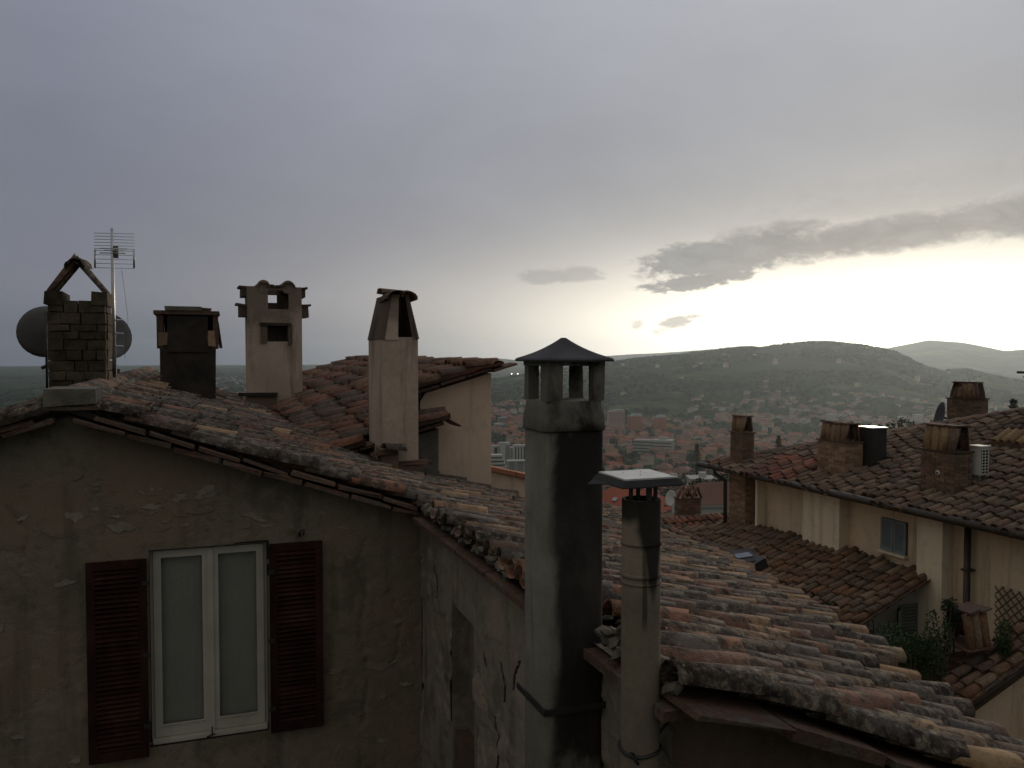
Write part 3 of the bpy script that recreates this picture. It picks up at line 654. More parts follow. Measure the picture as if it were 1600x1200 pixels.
def shutter(parent, x0, x1, z0, z1, y, mat, ns, th=.035, axis='x', name='shutter', st=.06):
    """louvred leaf: stiles and rails, then slats; axis 'x' lies along X, 'y' along Y"""
    def P(a, b, c): return (a, b, c) if axis == 'x' else (b, a, c)
    fr = MB(); 
    def bx(a0, a1, b0, b1, c0, c1):
        p, q = P(a0, b0, c0), P(a1, b1, c1); return [min(p[i], q[i]) for i in range(3)], [max(p[i], q[i]) for i in range(3)]
    for a0, a1, c0, c1 in ((x0, x0+st, z0, z1), (x1-st, x1, z0, z1), (x0+st, x1-st, z1-st, z1), (x0+st, x1-st, z0, z0+st*1.3)): fr.lohi(*bx(a0, a1, y, y+th, c0, c1))
    fr.lohi(*bx(x0+st, x1-st, y+th*.8, y+th*.95, z0+st, z1-st), mi=1)
    o = fr.build(name, [mat, MT['dark_hole']], parent)
    H = (z1-st)-(z0+st*1.3); me = None
    for i in range(ns):
        zc = z0+st*1.3+H*(i+.5)/ns
        rot = Matrix.Rotation(R(40), 3, 'X') if axis == 'x' else Matrix.Rotation(R(-40), 3, 'Y')
        if me is None:
            sl = MB().box((0, 0, 0), (x1-x0-2*st+.01, H/ns*1.15, .007) if axis == 'x' else (H/ns*1.15, x1-x0-2*st+.01, .007), rot)
            s = sl.build('slat', mat, o); me = s.data
        else: s = link('slat', me, o)
        c = Vector(P((x0+x1)/2, y+th*.42, zc)); s.location = c-ORI[o]; ORI[s] = c
        if axis == 'x': s.rotation_euler = (random.gauss(0, .09), random.gauss(0, .010), 0)
    return o
s1 = shutter(house, -.83, -.415, -3.07, -1.555, 6.935, MT['shutter'], 38); s2 = shutter(house, .482, .895, -3.03, -1.515, 6.935, MT['shutter'], 38)
for so_, xh in ((s1, -.412), (s2, .479)):
    for zh in (-1.75, -2.3, -2.85): MB().lohi((xh-.035 if xh < 0 else xh-.01, 6.926, zh), (xh+.012 if xh < 0 else xh+.04, 6.9345, zh+.035)).build('hinge', MT['iron'], so_)
f = MB(); f.tube([(.72, 6.95, -1.47), (.72, 6.93, -1.42), (.75, 6.93, -1.41), (.75, 6.95, -1.46)], .006, 6); f.lohi((.71, 6.97, -1.475), (.725, 7.0, -1.44)); f.build('shutter_hook', MT['iron'], house)
for i in range(120):
    if i < 70: cx_, cz_ = random.gauss(.0, .55), random.gauss(-1.18, .14)
    else: cx_, cz_ = random.uniform(-1.9, 1.6), random.uniform(-3.3, -.9)
    if cz_ > z_old(cx_, 7)-.25 or (-.9 < cx_ < .95 and cz_ < -1.42): continue
    n_ = random.randint(9, 14); s_ = random.choice((.008, .012, .016, .024, .04)); st_ = random.uniform(1.2, 4.2); a0 = random.uniform(-.5, .5)
    ring_ = [(s_*st_*math.cos(2*math.pi*k/n_)*random.uniform(.4, 1.4), s_*math.sin(2*math.pi*k/n_)*random.uniform(.4, 1.4)) for k in range(n_)]
    ring_ = [(cx_+x*math.cos(a0)-z*math.sin(a0), cz_+x*math.sin(a0)+z*math.cos(a0)) for x, z in ring_]
    yf = 7-.36*flake(cx_, cz_, 1.7)
    MB().prism(ring_, 1, yf-random.uniform(.004, .009), yf+.02).build('plaster_flake', MT[random.choice(('flake', 'flake', 'gable'))], wall)
# roof deck
us = [2.72, 3.55, 4.0, 5.72, 6.9, 6.901, 8, 9.2, 10.3, 12.4, 15.5]
b = MB()
def strip(u0, u1, v0, v1, zo=-.045):
    n = 6; xs = np.linspace(v0, v1, n) if isinstance(v0, float) else v0
    vs = [(x, u, z_old(x, u)+zo) for x in xs for u in (u0, u1)]; b.add(vs, [(2*i, 2*i+1, 2*i+3, 2*i+2) for i in range(len(xs)-1)])
for u0, u1 in zip(np.arange(2.75, 6.9, .415), np.arange(3.165, 7, .415)): strip(u0, min(u1, 6.9), 1.66, v_eave((u0+u1)/2)-.06)
for u0, u1 in ((6.9, 7.8), (7.8, 8.7), (8.7, 9.6), (9.6, 10.35)): strip(u0, u1, VR, v_eave((u0+u1)/2)-.06)
strip(10.35, 17.5, VR, 2.6)
for u0 in np.arange(10.35, 15.5, .6): strip(u0, u0+.6, 4.4, v_eave(u0+.3)-.06)
strip(6.9, 17.5, -5.3, VR)
roof = b.build('roof', MT['deck'], house, fix=False)
FL = (1.40, 1.75, 3.47, 3.83)     # the square flue passes the roof edge here
C2 = (-.52, .17, 12.1, 12.8); C3 = (.72, 1.62, 15.0, 15.7); C4 = (1.88, 2.28, 9.35, 10.2); C1 = (-1.36, -.86, 9.0, 9.5)
def sk_old(x, y):
    return any(a-.08 < x < c+.10 and d-.08 < y < e+.08 for a, c, d, e in (FL, C2, C3, C4))
rows = []
for i in range(19): u = 2.80+.22*i; rows.append(((1.65, u), (1, 0), v_eave(u)-1.65))
for u in np.arange(6.93, 10.3, .22): rows.append(((VR+.08, u), (1, 0), v_eave(u)-VR-.08))
for u in np.arange(10.35, 17.3, .22): rows.append(((VR+.08, u), (1, 0), 1.95-VR+max(0, .4-abs(u-12)*.1)))
for u in np.arange(10.35, 15.3, .22): rows.append(((4.6, u), (1, 0), v_eave(u)-4.6))
for u in np.arange(6.95, 17.3, .22): rows.append(((VR-.1, u), (-1, 0), 3.6))
def pick_old(x, y):
    if y < 2.9: return 2 if x < 2.7 else (1 if x > 2.95 else 0)
    return 2 if mnoise.noise(Vector((x*.9, y*.9, 40))) > .30 else 0
lay_roof(roof, rows, z_old, ['tile', 'tile_ochre', 'tile_dark'], 300, skip=sk_old, pick=pick_old, chaos=1.1, endk=1)
# moss and crumbs lying in the channels
b = MB()
for i in range(520):
    y = random.uniform(2.85, 10.2); x = random.uniform(1.75 if y < 7 else VR+.1, v_eave(y)-.1); y = 2.80+.22*round((y-2.80)/.22)+.11+random.uniform(-.02, .02); s_ = random.uniform(.012, .034)
    b.add([Vector((x, y, z_old(x, y)+.028))+Vector((q[0]*1.5, q[1], q[2]*.6))*s_*random.uniform(.7, 1.3) for q in IV], [tuple(f_) for f_ in IF], 0, False)
b.build('moss', MT['moss'], roof, kind='stuff')
# ridge: half round caps in mortar, and the squared block that closes it over the gable
for i in range(24):
    y = 7.25+.41*i
    put_tile(roof, 'tile', (VR+random.uniform(-.015, .015), y, ZR+.035+random.uniform(-.008, .012)), (random.uniform(-.03, .03), 1, .01), (0, 0, 1), 'ridge_tile', (1, 1.55, 1.25))
b = MB()
for i in range(110):
    y = 7.1+i*.09; s = random.choice((-1, 1)) if i % 3 else 1
    c_ = Vector((VR+s*random.uniform(.13, .17), y, ZR+.02+random.uniform(-.02, .03)))
    b.add([c_+Vector((q[0]*.05, q[1]*.06, q[2]*.06))*random.uniform(.75, 1.25) for q in IV], [tuple(f_) for f_ in IF], 0, True)
b.build('ridge_mortar', MT['mortar'], roof, kind='stuff')
MB().box((VR+.045, 7.04, ZR+.075), (.335, .42, .115), jit=.012).build('ridge_block', MT['mortar'], roof)
MB().box((VR+.05, 6.98, ZR-.005), (.34, .30, .03), jit=.006).build('verge_slab', MT['slab'], roof)
b = MB().box((-1.06, 11.6, ZR+.12), (.17, .2, .14), jit=.01); b.build('ridge_stop', MT['slab'], roof)
# verge slabs (flat bricks) in two courses under the gable tiles
for s, n in ((1, 8), (-1, 9)):
    for lay in range(2):
        v = VR+(.05 if s > 0 else -.05)+(.14 if lay else 0)*s
        while (s > 0 and v < 1.62) or (s < 0 and v > -4.4):
            L = random.uniform(.30, .37); vc = v+s*L/2; y0 = 6.80-.035*(1-lay)
            MB().box((vc, y0+.16+random.uniform(-.02, .02), z_old(vc, 7)-(.012 if lay else .062)+random.uniform(-.006, .006)), (L-.008, random.uniform(.31, .36), random.uniform(.026, .036)), roty(math.atan(S1)*s+random.uniform(-.04, .04)) @ rotz(random.uniform(-.05, .05)), jit=.009).build('verge_slab', MT['slab'], roof)
            v += s*L
for s, v0_, v1_ in ((1, VR, 1.70), (-1, VR, -4.6)):
    pts_ = [(v_, z_old(v_, 7)+dz) for v_, dz in ((v0_, -.085), (v1_, -.085), (v1_, .03), (v0_, .03))]
    MB().prism(pts_, 1, 7.03, 7.25).build('verge_bedding', MT['side'], roof)
v = 1.64
while v < 3.9:
    L = random.uniform(.28, .47); vc = v+L/2
    MB().box((vc, 2.80+random.uniform(-.02, .02), z_old(vc, 2.8)-.03+random.uniform(-.006, .006)), (L-.012, random.uniform(.33, .40), random.uniform(.028, .042)), roty(math.atan((z_old(vc-.1, 2.8)-z_old(vc+.1, 2.8))/.2)+random.uniform(-.05, .05)) @ rotz(random.uniform(-.05, .05)), jit=.012).build('verge_slab', MT['slab'], roof)
    v += L
# mortar bedding and the thin ledge along the side wall
b = MB()
for i in range(170):
    y = 2.82+i*.0246
    if 3.44 < y < 3.86: continue
    c_ = Vector((1.69+random.uniform(-.025, .03), y+random.uniform(-.03, .03), z_old(1.67, y)+random.uniform(-.02, .045))); s_ = random.uniform(.6, 1.2)
    b.add([c_+Vector((q[0]*.042, q[1]*.034, q[2]*.030))*s_*random.uniform(.6, 1.4) for q in IV], [tuple(f_) for f_ in IF], 0, False)
b.build('bedding_mortar', MT['mortar'], roof, kind='stuff')
for y0, y1 in ((2.74, 3.46), (3.84, 4.9), (4.91, 5.95), (5.96, 6.96)): MB().lohi((1.60, y0, -1.375), (1.80, y1, -1.337), jit=.006).build('ledge_slab', MT['slab'], roof)
# ---------------------------------------------------------------- chimneys on the old house
def chimney_part(name, label, fn, mat):
    b = MB(); fn(b); return b.build(name, mat, house, label=label)
# 1: small stone stack on the ridge with a tent of two tiles
x0, x1, y0, y1 = C1; zb, zt = -.36, .50
ch1 = chimney_part('chimney', 'small stone chimney with two tiles leaning together above its open top', lambda b: b.lohi((x0+.02, y0+.02, zb), (x1-.02, y1-.02, zt-.03)), MT['soot'])
z = zb; k = 0
while z < zt-.03:
    h = random.uniform(.065, .115)
    if z+h > zt: h = zt-z
    x = x0
    while x < x1-.02:
        w = min(random.uniform(.11, .24), x1-x); w = x1-x if x1-x-w < .07 else w
        MB().lohi((x+.004, y0-random.uniform(0, .018), z+.004), (x+w-.004, y0+.08, z+h-.004), jit=.006).build('stone', MT['stone'], ch1)
        x += w
    MB().lohi((x1-.08, y0+.085, z+.004), (x1+random.uniform(0, .015), y1, z+h-.004), jit=.006).build('stone', MT['stone'], ch1)
    MB().lohi((x0-random.uniform(0, .015), y0+.085, z+.004), (x0+.08, y1, z+h-.004), jit=.006).build('stone', MT['stone'], ch1)
    z += h
for xa, xb in ((x0-.02, x0+.135), (x1-.115, x1+.02)): MB().lohi((xa, y0-.015, zt-.045), (xb, y1, zt+.085), jit=.01).build('kerb_stone', MT['stone'], ch1)
xm = (x0+x1)/2+.0; za = zt+.36
for yy in (y0+.09, y0+.32):
    put_tile(ch1, 'tile_dark', (x0+.03, yy, zt+.07), (xm-x0-.05, 0, za-zt-.09), (-1, 0, .8), sc=(.92, .75, .8))
    put_tile(ch1, 'tile_dark', (x1-.02, yy, zt+.07), (xm-x1+.03, 0, za-zt-.09), (1, 0, .8), sc=(.92, .62, .62))
put_tile(ch1, 'tile_dark', (xm, y0-.04, za-.03), (0, 1, .02), (0, 0, 1), sc=(1.1, 1., 1.1))
put_tile(ch1, 'tile_dark', (xm-.04, y0-.01, za-.04), (.06, 1, .05), (-.35, 0, 1), sc=(.9, .9, .9))
# 2: sooty stack boxed in with slabs
x0, x1, y0, y1 = C2; zb, zs, zt = -.74, .12, .56
ch2 = chimney_part('chimney', 'soot black chimney boxed in at its top with clay slabs', lambda b: b.lohi((x0, y0, zb), (x1, y1, zs), jit=.01), MT['soot'])
for (a, c, e, g) in ((x0-.03, x0+.04, y0, y1), (x1-.03, x1+.04, y0, y1), (x0+.04, x1-.03, y1-.06, y1)):
    MB().lohi((a, e, zs-.06), (c, g, zt-.04), jit=.008).build('side_slab', MT['slab'], ch2)
MB().lohi((x0+.10, y0-.015, zs-.10), (x1-.10, y0+.06, zt-.06), jit=.012).build('front_slab', MT['soot'], ch2)
MB().lohi((x0-.01, y0-.012, zs-.02), (x0+.10, y0+.05, zs+.15), jit=.012).build('clay_brick', MT['brick'], ch2)
MB().lohi((x1-.10, y0-.012, zs-.02), (x1+.0, y0+.05, zs+.18), jit=.012).build('clay_brick', MT['brick'], ch2)
MB().box((x1+.05, (y0+y1)/2, zs+.13), (.03, .55, .36), roty(-.13), jit=.006).build('leaning_slab', MT['gut_red'], ch2)
MB().lohi((x0-.07, y0-.04, zt-.05), (x1+.06, y1+.04, zt), jit=.008).build('top_slab', MT['slab'], ch2)
MB().lohi((x0+.07, y0-.05, zt+.002), (x1-.17, y1, zt+.06), jit=.008).build('top_slab', MT['mortar'], ch2)
MB().lohi((x1-.18, y0, zt+.003), (x1-.05, y1, zt+.045), jit=.012).build('top_slab', MT['slab'], ch2)
for s, x in ((-1, x0), (1, x1)): MB().box((x+s*.05, (y0+y1)/2-.1, zb+(.42 if s < 0 else .17)), (.17, .5, .035), roty(s*.3), jit=.01).build('flashing_slab', MT['slab'], ch2)
MB().lohi((x0+.02, y0-.03, zb+.02), (x1+.02, y0-.002, zb+.12), jit=.012).build('base_slab', MT['brick_dark'], ch2)
# 3: wide rendered stack with two openings and tile wings
x0, x1, y0, y1 = C3; zb, zt = -1.06, 1.13; px3 = (x1-x0)
def X3(f): return x0+px3*f
b = MB(); o1 = (X3(.38), X3(.76), zt-.38, zt-.06); o2 = (X3(.36), X3(.74), zt-.93, zt-.66); T = .10
def pierced(b, y, t, holes):
    zs = sorted({zb, zt}|{h[2] for h in holes}|{h[3] for h in holes})
    for za, zc in zip(zs, zs[1:]):
        hs = [h for h in holes if h[2] <= za and h[3] >= zc]; x = x0
        for h in sorted(hs): b.lohi((x, y, za), (h[0], y+t, zc)); x = h[1]
        b.lohi((x, y, za), (x1, y+t, zc))
pierced(b, y0, T, [o1, o2]); pierced(b, y1-T, T, [(X3(.38), X3(.60), zt-.24, zt-.10)])
b.lohi((x0, y0+T, zb), (x0+T, y1-T, zt)).lohi((x1-T, y0+T, zb), (x1, y1-T, zt)); b.lohi((x0+T, y0+T, zt-.66), (x1-T, y1-T, zt-.62), mi=1)
ch3 = b.build('chimney', [MT['render'], MT['dark_hole']], house, label='wide pale chimney with two square openings and tile wings at its sides')
for h in (o2,):
    MB().lohi((h[0]-.12, y0-.05, h[3]+.003), (h[1]+.05, y0+.02, h[3]+.05), jit=.008).build('lintel_slab', MT['soot'], ch3)
    MB().lohi((h[0]-.11, y0-.03, h[2]-.02), (h[0]-.01, y0+.02, h[3]), jit=.012).build('sooty_jamb', MT['render_sooty'], ch3); MB().lohi((h[1]+.0, y0-.03, h[2]-.05), (h[1]+.07, y0+.02, h[3]), jit=.012).build('sooty_jamb', MT['render_sooty'], ch3)
for s, xs in ((-1, x0), (1, x1)):
    for zc, hh, ex in ((zt-.42, .19, .125), (zt-.10, .14, .085 if s < 0 else .07)):
        MB().box((xs+s*ex/2, (y0+y1)/2, zc), (ex, .55, hh), jit=.012).build('wing_block', MT['render_sooty'], ch3)
        MB().box((xs+s*(ex/2+.01), (y0+y1)/2, zc+hh/2+.018), (ex+.07, .6, .03), roty(s*-.08), jit=.01).build('wing_slab', MT['slab'], ch3)
for fx, sc in ((.30, 1.5), (.75, 1.75)):
    put_tile(ch3, 'tile_brown', (X3(fx), y0-.05, zt-.01), (0, 1, 0), (0, 0, 1), sc=(1.3, sc, 1.3))
for fx in (.30, .75): MB().tube([(X3(fx), y0-.01, zt+.0), (X3(fx), y1, zt+.0)], .112, 14).build('mortar_fill', MT['render'], ch3)
for i in range(6): MB().box((X3(.40+.045*i), y0+.1, zt+.01), (.05, .3, .035), rotz(random.uniform(-.2, .2)), jit=.012).build('top_slab', MT['slab'], ch3)
MB().lohi((x0-.05, y0-.10, zb-.02), (x0+.46, y0-.003, zb+.34), jit=.02).build('base_block', MT['brick_dark'], ch3)
MB().lohi((x0-.16, y0-.13, zb+.345), (x0+.47, y0-.002, zb+.39), jit=.015).build('flashing_slab', MT['soot'], ch3)
MB().lohi((x0+.46, y0-.06, zb-.18), (x1+.02, y0-.003, zb+.10), jit=.02).build('base_block', MT['soot'], ch3)
# 4: slim rendered stack under a steep tile tent
x0, x1, y0, y1 = C4; zb, zs, zt = -1.40, .18, .66
def four(b):
    b.lohi((x0, y0, zb), (x1, y1, zs))
    k = .13
    for p in ([(x0, y0), (x0+.05, y0), (x0+.05, y1), (x0, y1)], [(x1-.05, y0), (x1, y0), (x1, y1), (x1-.05, y1)]):
        pass
ch4 = chimney_part('chimney', 'slim pale chimney topped by a steep tent of tiles under two crossed tiles', four, MT['render'])
xm, ym = (x0+x1)/2, (y0+y1)/2
def lean(pa, pb, qa, qb, t, name, mat):
    """slab between foot line pa-pb and head line qa-qb"""
    pa, pb, qa, qb = map(Vector, (pa, pb, qa, qb)); n = (pb-pa).cross(qa-pa).normalized()*t
    MB().add([pa, pb, qb, qa, pa+n, pb+n, qb+n, qa+n], [(0, 1, 2, 3), (7, 6, 5, 4), (0, 4, 5, 1), (1, 5, 6, 2), (2, 6, 7, 3), (3, 7, 4, 0)]).build(name, mat, ch4)
hw = .10
lean((x0-.01, y0-.02, zs-.02), (x0-.01, y1+.02, zs-.02), (xm-hw-.01, y0+.06, zt), (xm-hw-.01, y1-.06, zt), .03, 'leaning_slab', MT['render_sooty'])
lean((x1+.01, y1+.02, zs-.02), (x1+.01, y0-.02, zs-.02), (xm+hw+.01, y1-.06, zt), (xm+hw+.01, y0+.06, zt), .03, 'leaning_slab', MT['render_sooty'])
lean((x0+.02, y0-.012, zs-.03), (x0+.17, y0-.012, zs-.03), (xm-hw+.02, y0+.07, zt), (xm-hw+.10, y0+.07, zt), -.025, 'leaning_slab', MT['render'])
lean((x1-.06, y0-.01, zs-.02), (x1+.0, y0-.01, zs-.02), (xm+hw-.03, y0+.07, zt), (xm+hw, y0+.07, zt), -.02, 'leaning_slab', MT['render_sooty'])
lean((x1-.01, y1, zs), (x0+.01, y1, zs), (xm+hw, y1-.07, zt), (xm-hw, y1-.07, zt), -.02, 'leaning_slab', MT['soot'])
put_tile(ch4, 'tile_brown', (xm-.06, y0-.05, zt-.03), (.10, 1, 0), (-.3, 0, 1), sc=(1.25, 1.5, 1.0))
put_tile(ch4, 'tile_brown', (xm+.10, y0-.03, zt-.03), (-.05, 1, 0), (.35, 0, 1), sc=(1.2, 1.4, 1.0))
put_tile(ch4, 'tile_brown', (xm-.16, ym-.05, zt+.03), (1, .25, -.10), (0, 0, 1), sc=(.75, 1.2, .9))
MB().lohi((x0-.04, y0-.10, zb-.1), (x0+.17, y0+.05, zb+.36), jit=.03).build('base_block', MT['brick_dark'], ch4)
put_tile(ch4, 'tile', (x0-.03, y0-.16, zb+.36), (.9, .3, -.15), (0, 0, 1), sc=(.55, 1, .9))
MB().lohi((x0-.14, y0-.12, zb+.28), (x0+.14, y0-.0, zb+.31), jit=.012).build('base_slab', MT['slab'], ch4)
MB().lohi((x0+.14, y0-.07, zb+.15), (x1+.10, y0-.002, zb+.20), jit=.01).build('base_slab', MT['slab'], ch4)
MB().lohi((x0+.16, y0-.05, zb-.25), (x1+.0, y0-.003, zb+.15), jit=.012).build('base_block', MT['brick_dark'], ch4)
MB().lohi((x1+.0, y0+.0, zb+.14), (x1+.16, y1, zb+.18), jit=.008).build('base_slab', MT['slab'], ch4)
# ================================================================ aerials by the stone chimney
def dish(name, c, r, face, label, parent=None, mat=None, deep=.16):
    th = thing(name, c, label, 'satellite dish'); face = Vector(face).normalized()
    q = face.to_track_quat('Z', 'Y').to_matrix(); b = MB(); seg = 28; prof = [(r*k/5, deep*r*(k/5)**2*1.4) for k in range(6)]
    b.lathe((0, 0, 0), [(max(.001, a), z) for a, z in prof]+[(r*.995, deep*r*1.4+.006)]+[(max(.001, a*.98), z+.012) for a, z in reversed(prof)], seg)
    b.v = [tuple(q @ Vector(p)+Vector(c)) for p in b.v]; b.build('reflector', mat or MT['dish'], th)
    tip = Vector(c)+face*r*.95-q @ Vector((0, r*.25, 0))+Vector((0, 0, -r*.75)); MB().tube([Vector(c)+Vector((0, 0, -r*.9))+face*.05, tip], .012, 6).build('feed_arm', MT['iron'], th)
    MB().tube([tip-face*.03, tip+face*.06], [.028, .02], 8).build('receiver', MT['iron'], th)
    MB().tube([Vector(c)-face*.02, Vector(c)-face*.10], .03, 8).build('bracket', MT['iron'], th)
    return th
p = at(74, 521, 9.1); d1 = dish('satellite_dish', tuple(p), .285, (-.28, .93, .28), 'grey satellite dish half hidden behind the stone chimney, feed hanging below it')
pm = at(75, 520, 9.0); MB().tube([(pm.x, pm.y-.12, pm.z+.22), (pm.x, pm.y-.12, -.40)], .013, 6).build('pole', MT['iron'], d1)
MB().tube([at(88, 575, 9.0)+Vector((0, -.02, .06)), at(66, 575, 9.0)+Vector((0, -.02, 0))], .02, 6).build('pole_foot', MT['iron'], d1)
p = at(163, 527, 9.75); d2 = dish('satellite_dish', tuple(p), .285, (.35, -.85, .3), 'pale satellite dish behind the aerial mast beside the stone chimney', mat=MT['dish'])
mast_b = at(179, 590, 9.15); mast_t = at(175, 357, 9.15)
mx = thing('tv_aerial', tuple(mast_b), 'tall silver aerial mast with a double grid reflector', 'aerial')
MB().tube([mast_b, at(177, 480, 9.15), mast_t], [.022, .019, .015], 8).build('mast', MT['zinc'], mx)
bk = MB()
for yy in (500, 521, 541): q = at(170, yy, 9.15); bk.tube([q+Vector((-.05, 0, 0)), q+Vector((.14, 0, 0))], .010, 6)
bk.build('clamp', MT['zinc'], mx)
for sgn, ya, yb in ((0, 364, 388), (1, 391, 418)):
    for k in range(6 if sgn == 0 else 5):
        yy = ya+(yb-ya)*k/(5 if sgn == 0 else 4); a = at(147, yy, 9.08); c = at(210, yy+1.5, 9.3)
        MB().tube([a, c], .0035, 4).build('reflector_rod', MT['zinc'], mx)
    if sgn:
        for xx in (148.5, 209.5): MB().tube([at(xx, ya-1, 9.1), at(xx, yb+1, 9.1)], .011, 6).build('reflector_bar', MT['zinc'], mx)
for xx, yy, l in ((178, 388, 22), (179, 391, 16), (176, 395, 20)): MB().tube([at(xx-l, yy, 8.95), at(xx+l, yy+1, 9.0)], .006, 5).build('dipole', MT['zinc'], mx)
MB().tube([at(178, 390, 9.15), at(178.5, 391, 8.85)], .012, 6).build('boom', MT['zinc'], mx)
MB().box(at(181, 394, 9.05), (.05, .06, .12)).build('junction_box', MT['dish'], mx)
MB().tube([at(190, 422, 9.2), at(196, 465, 9.25), at(200, 500, 9.3), at(195, 560, 9.3)], .0018, 4).build('cable', MT['iron'], mx)
MB().lohi((mast_b.x-.09, mast_b.y-.05, mast_b.z+.03), (mast_b.x+.02, mast_b.y+.05, mast_b.z+.11)).build('mast_bracket', MT['iron'], mx)
# ================================================================ the two flues in front
fl = thing('square_flue', (1.58, 3.645, -9), 'tall square cement flue blackened by soot, with a slotted cowl and pyramid cap', 'chimney flue')
fx0, fx1, fy0, fy1 = 1.430, 1.728, 3.49, 3.788
def rsq(x0, x1, y0, y1, r, n=4):
    pts = []
    for cx, cy, a0 in ((x1-r, y1-r, 0), (x0+r, y1-r, 90), (x0+r, y0+r, 180), (x1-r, y0+r, 270)):
        pts += [(cx+r*math.cos(R(a0+90*k/n)), cy+r*math.sin(R(a0+90*k/n))) for k in range(n+1)]
    return pts
def ring_solid(levels, mats=None, smooth=True):
    """levels: (z, inset) of a rounded square"""
    b = MB(); rings = [[(x, y, z) for x, y in rsq(fx0+i, fx1-i, fy0+i, fy1-i, .045)] for z, i in levels]; n = len(rings[0])
    b.add([p for r_ in rings for p in r_], [(k*n+j, k*n+(j+1) % n, (k+1)*n+(j+1) % n, (k+1)*n+j) for k in range(len(rings)-1) for j in range(n)], 0, True)
    m = len(rings); b.f += [tuple(reversed(range(n))), tuple((m-1)*n+j for j in range(n))]; b.mi += [0, 0]; b.sm += [False]*2
    return b
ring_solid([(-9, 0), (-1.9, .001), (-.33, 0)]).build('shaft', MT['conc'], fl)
b = ring_solid([(-.352, -.006), (-.346, -.008), (-.285, -.006), (-.25, .002), (-.215, .006)]); b.build('collar', MT['conc'], fl)
pi = .008
for sx, sy in ((0, 0), (1, 0), (0, 1), (1, 1)):
    w = .078 if (sx, sy) == (0, 0) else .052; xa = fx0+pi if not sx else fx1-pi-w; ya = fy0+pi if not sy else fy1-pi-w
    MB().lohi((xa, ya, -.216), (xa+w, ya+w, -.055), jit=.003).build('cowl_post', MT['conc'], fl)
b = MB(); 
for lo, hi in (((fx0+.005, fy0+.004, -.057), (fx1-.005, fy0+.08, -.030)), ((fx0+.005, fy1-.08, -.057), (fx1-.005, fy1-.004, -.030)), ((fx0+.005, fy0+.081, -.057), (fx0+.08, fy1-.081, -.030)), ((fx1-.08, fy0+.081, -.057), (fx1-.005, fy1-.081, -.030))): b.lohi(lo, hi)
b.build('cowl_lintel', MT['conc'], fl)
xm, ym = (fx0+fx1)/2, (fy0+fy1)/2; hw = .178
b = MB(); n = 8; lv = [(hw, -.0375), (hw+.003, -.030), (hw-.004, -.022)]+[(hw*(1-k/n)-.004*(1-k/n)+.01*(k/n), -.022+.094*(k/n)-.010*math.sin(math.pi*k/n)) for k in range(1, n+1)]
rings = [[(x, y, z) for x, y in rsq(xm-h, xm+h, ym-h, ym+h, min(.02, h*.5), 3)] for h, z in lv]; q = len(rings[0])
b.add([p for r_ in rings for p in r_], [(k*q+j, k*q+(j+1) % q, (k+1)*q+(j+1) % q, (k+1)*q+j) for k in range(len(rings)-1) for j in range(q)], 0, False)
b.f += [tuple(reversed(range(q))), tuple((len(rings)-1)*q+j for j in range(q))]; b.mi += [0, 0]; b.sm += [False]*2
b.build('cap', MT['cap'], fl)
zs = -1.63
b = MB(); i = -.006
for lo, hi in (((fx0+i, fy0-.010, zs), (fx1+.0, fy0-.003, zs+.03)), ((fx0-.010, fy0-.010, zs), (fx0-.003, fy1+.05, zs+.03)), ((fx1+.003, fy0-.010, zs), (fx1+.010, fy1, zs+.03))): b.lohi(lo, hi)
b.build('strap', MT['iron'], fl)
# round pipe
pp = thing('round_flue', (1.587, 2.9, -9), 'slim round cement flue stained by soot under a flat square rain plate', 'chimney flue')
cx, cy, pr = 1.587, 2.9, .0752; ztop = -.560
b = MB(); prof_ = [(pr, -9), (pr, -2.2), (pr*1.0, -1.0), (pr*.995, ztop), (pr-.012, ztop), (pr-.012, ztop-.35)]; b.lathe((cx, cy, 0), prof_, 36); b.build('pipe', MT['pipe'], pp)
MB().lathe((cx, cy, 0), [(.001, ztop-.30), (pr-.011, ztop-.30)], 24).build('pipe_plug', MT['dark_hole'], pp)
for zz, hh in ((-.735, .012), (-.860, .016), (-.885, .008)): MB().lathe((cx, cy, zz), [(pr+.0005, 0), (pr+.004, .001), (pr+.004, hh), (pr+.0005, hh+.001)], 36).build('pipe_band', MT['pipe'], pp)
for k in range(3): a = R(75+120*k); ex, ey = cx+.055*math.cos(a), cy+.055*math.sin(a); MB().box((ex, ey, ztop+.022), (.012, .012, .12)).build('plate_leg', MT['iron'], pp)
MB().box((cx+.0, cy-.060, ztop+.022), (.022, .008, .12)).build('plate_leg', MT['iron'], pp)
zp = -.468; pc = (cx-.002, cy+.03); hs = .112
MB().box((pc[0], pc[1], zp-.004), (2*hs, 2*hs, .006)).build('rain_plate', MT['plate'], pp)
b = MB(); ho = .170; zl = zp-.052
top = [(pc[0]+sx*(hs+.002), pc[1]+sy*(hs+.002), zp-.0075) for sx, sy in ((-1, -1), (1, -1), (1, 1), (-1, 1))]
kn = [(pc[0]+sx*(hs+.02), pc[1]+sy*(hs+.02), zp-.030) for sx, sy in ((-1, -1), (1, -1), (1, 1), (-1, 1))]
b.add(top+kn+[(x, y, z-.004) for x, y, z in top]+[(x*1, y, z-.004) for x, y, z in kn], [(0, 1, 5, 4), (1, 2, 6, 5), (2, 3, 7, 6), (3, 0, 4, 7), (8, 9, 13, 12), (9, 10, 14, 13), (10, 11, 15, 14), (11, 8, 12, 15), (4, 5, 13, 12), (5, 6, 14, 13), (6, 7, 15, 14), (7, 4, 12, 15)])
b.build('plate_skirt', MT['plate_dark'], pp)
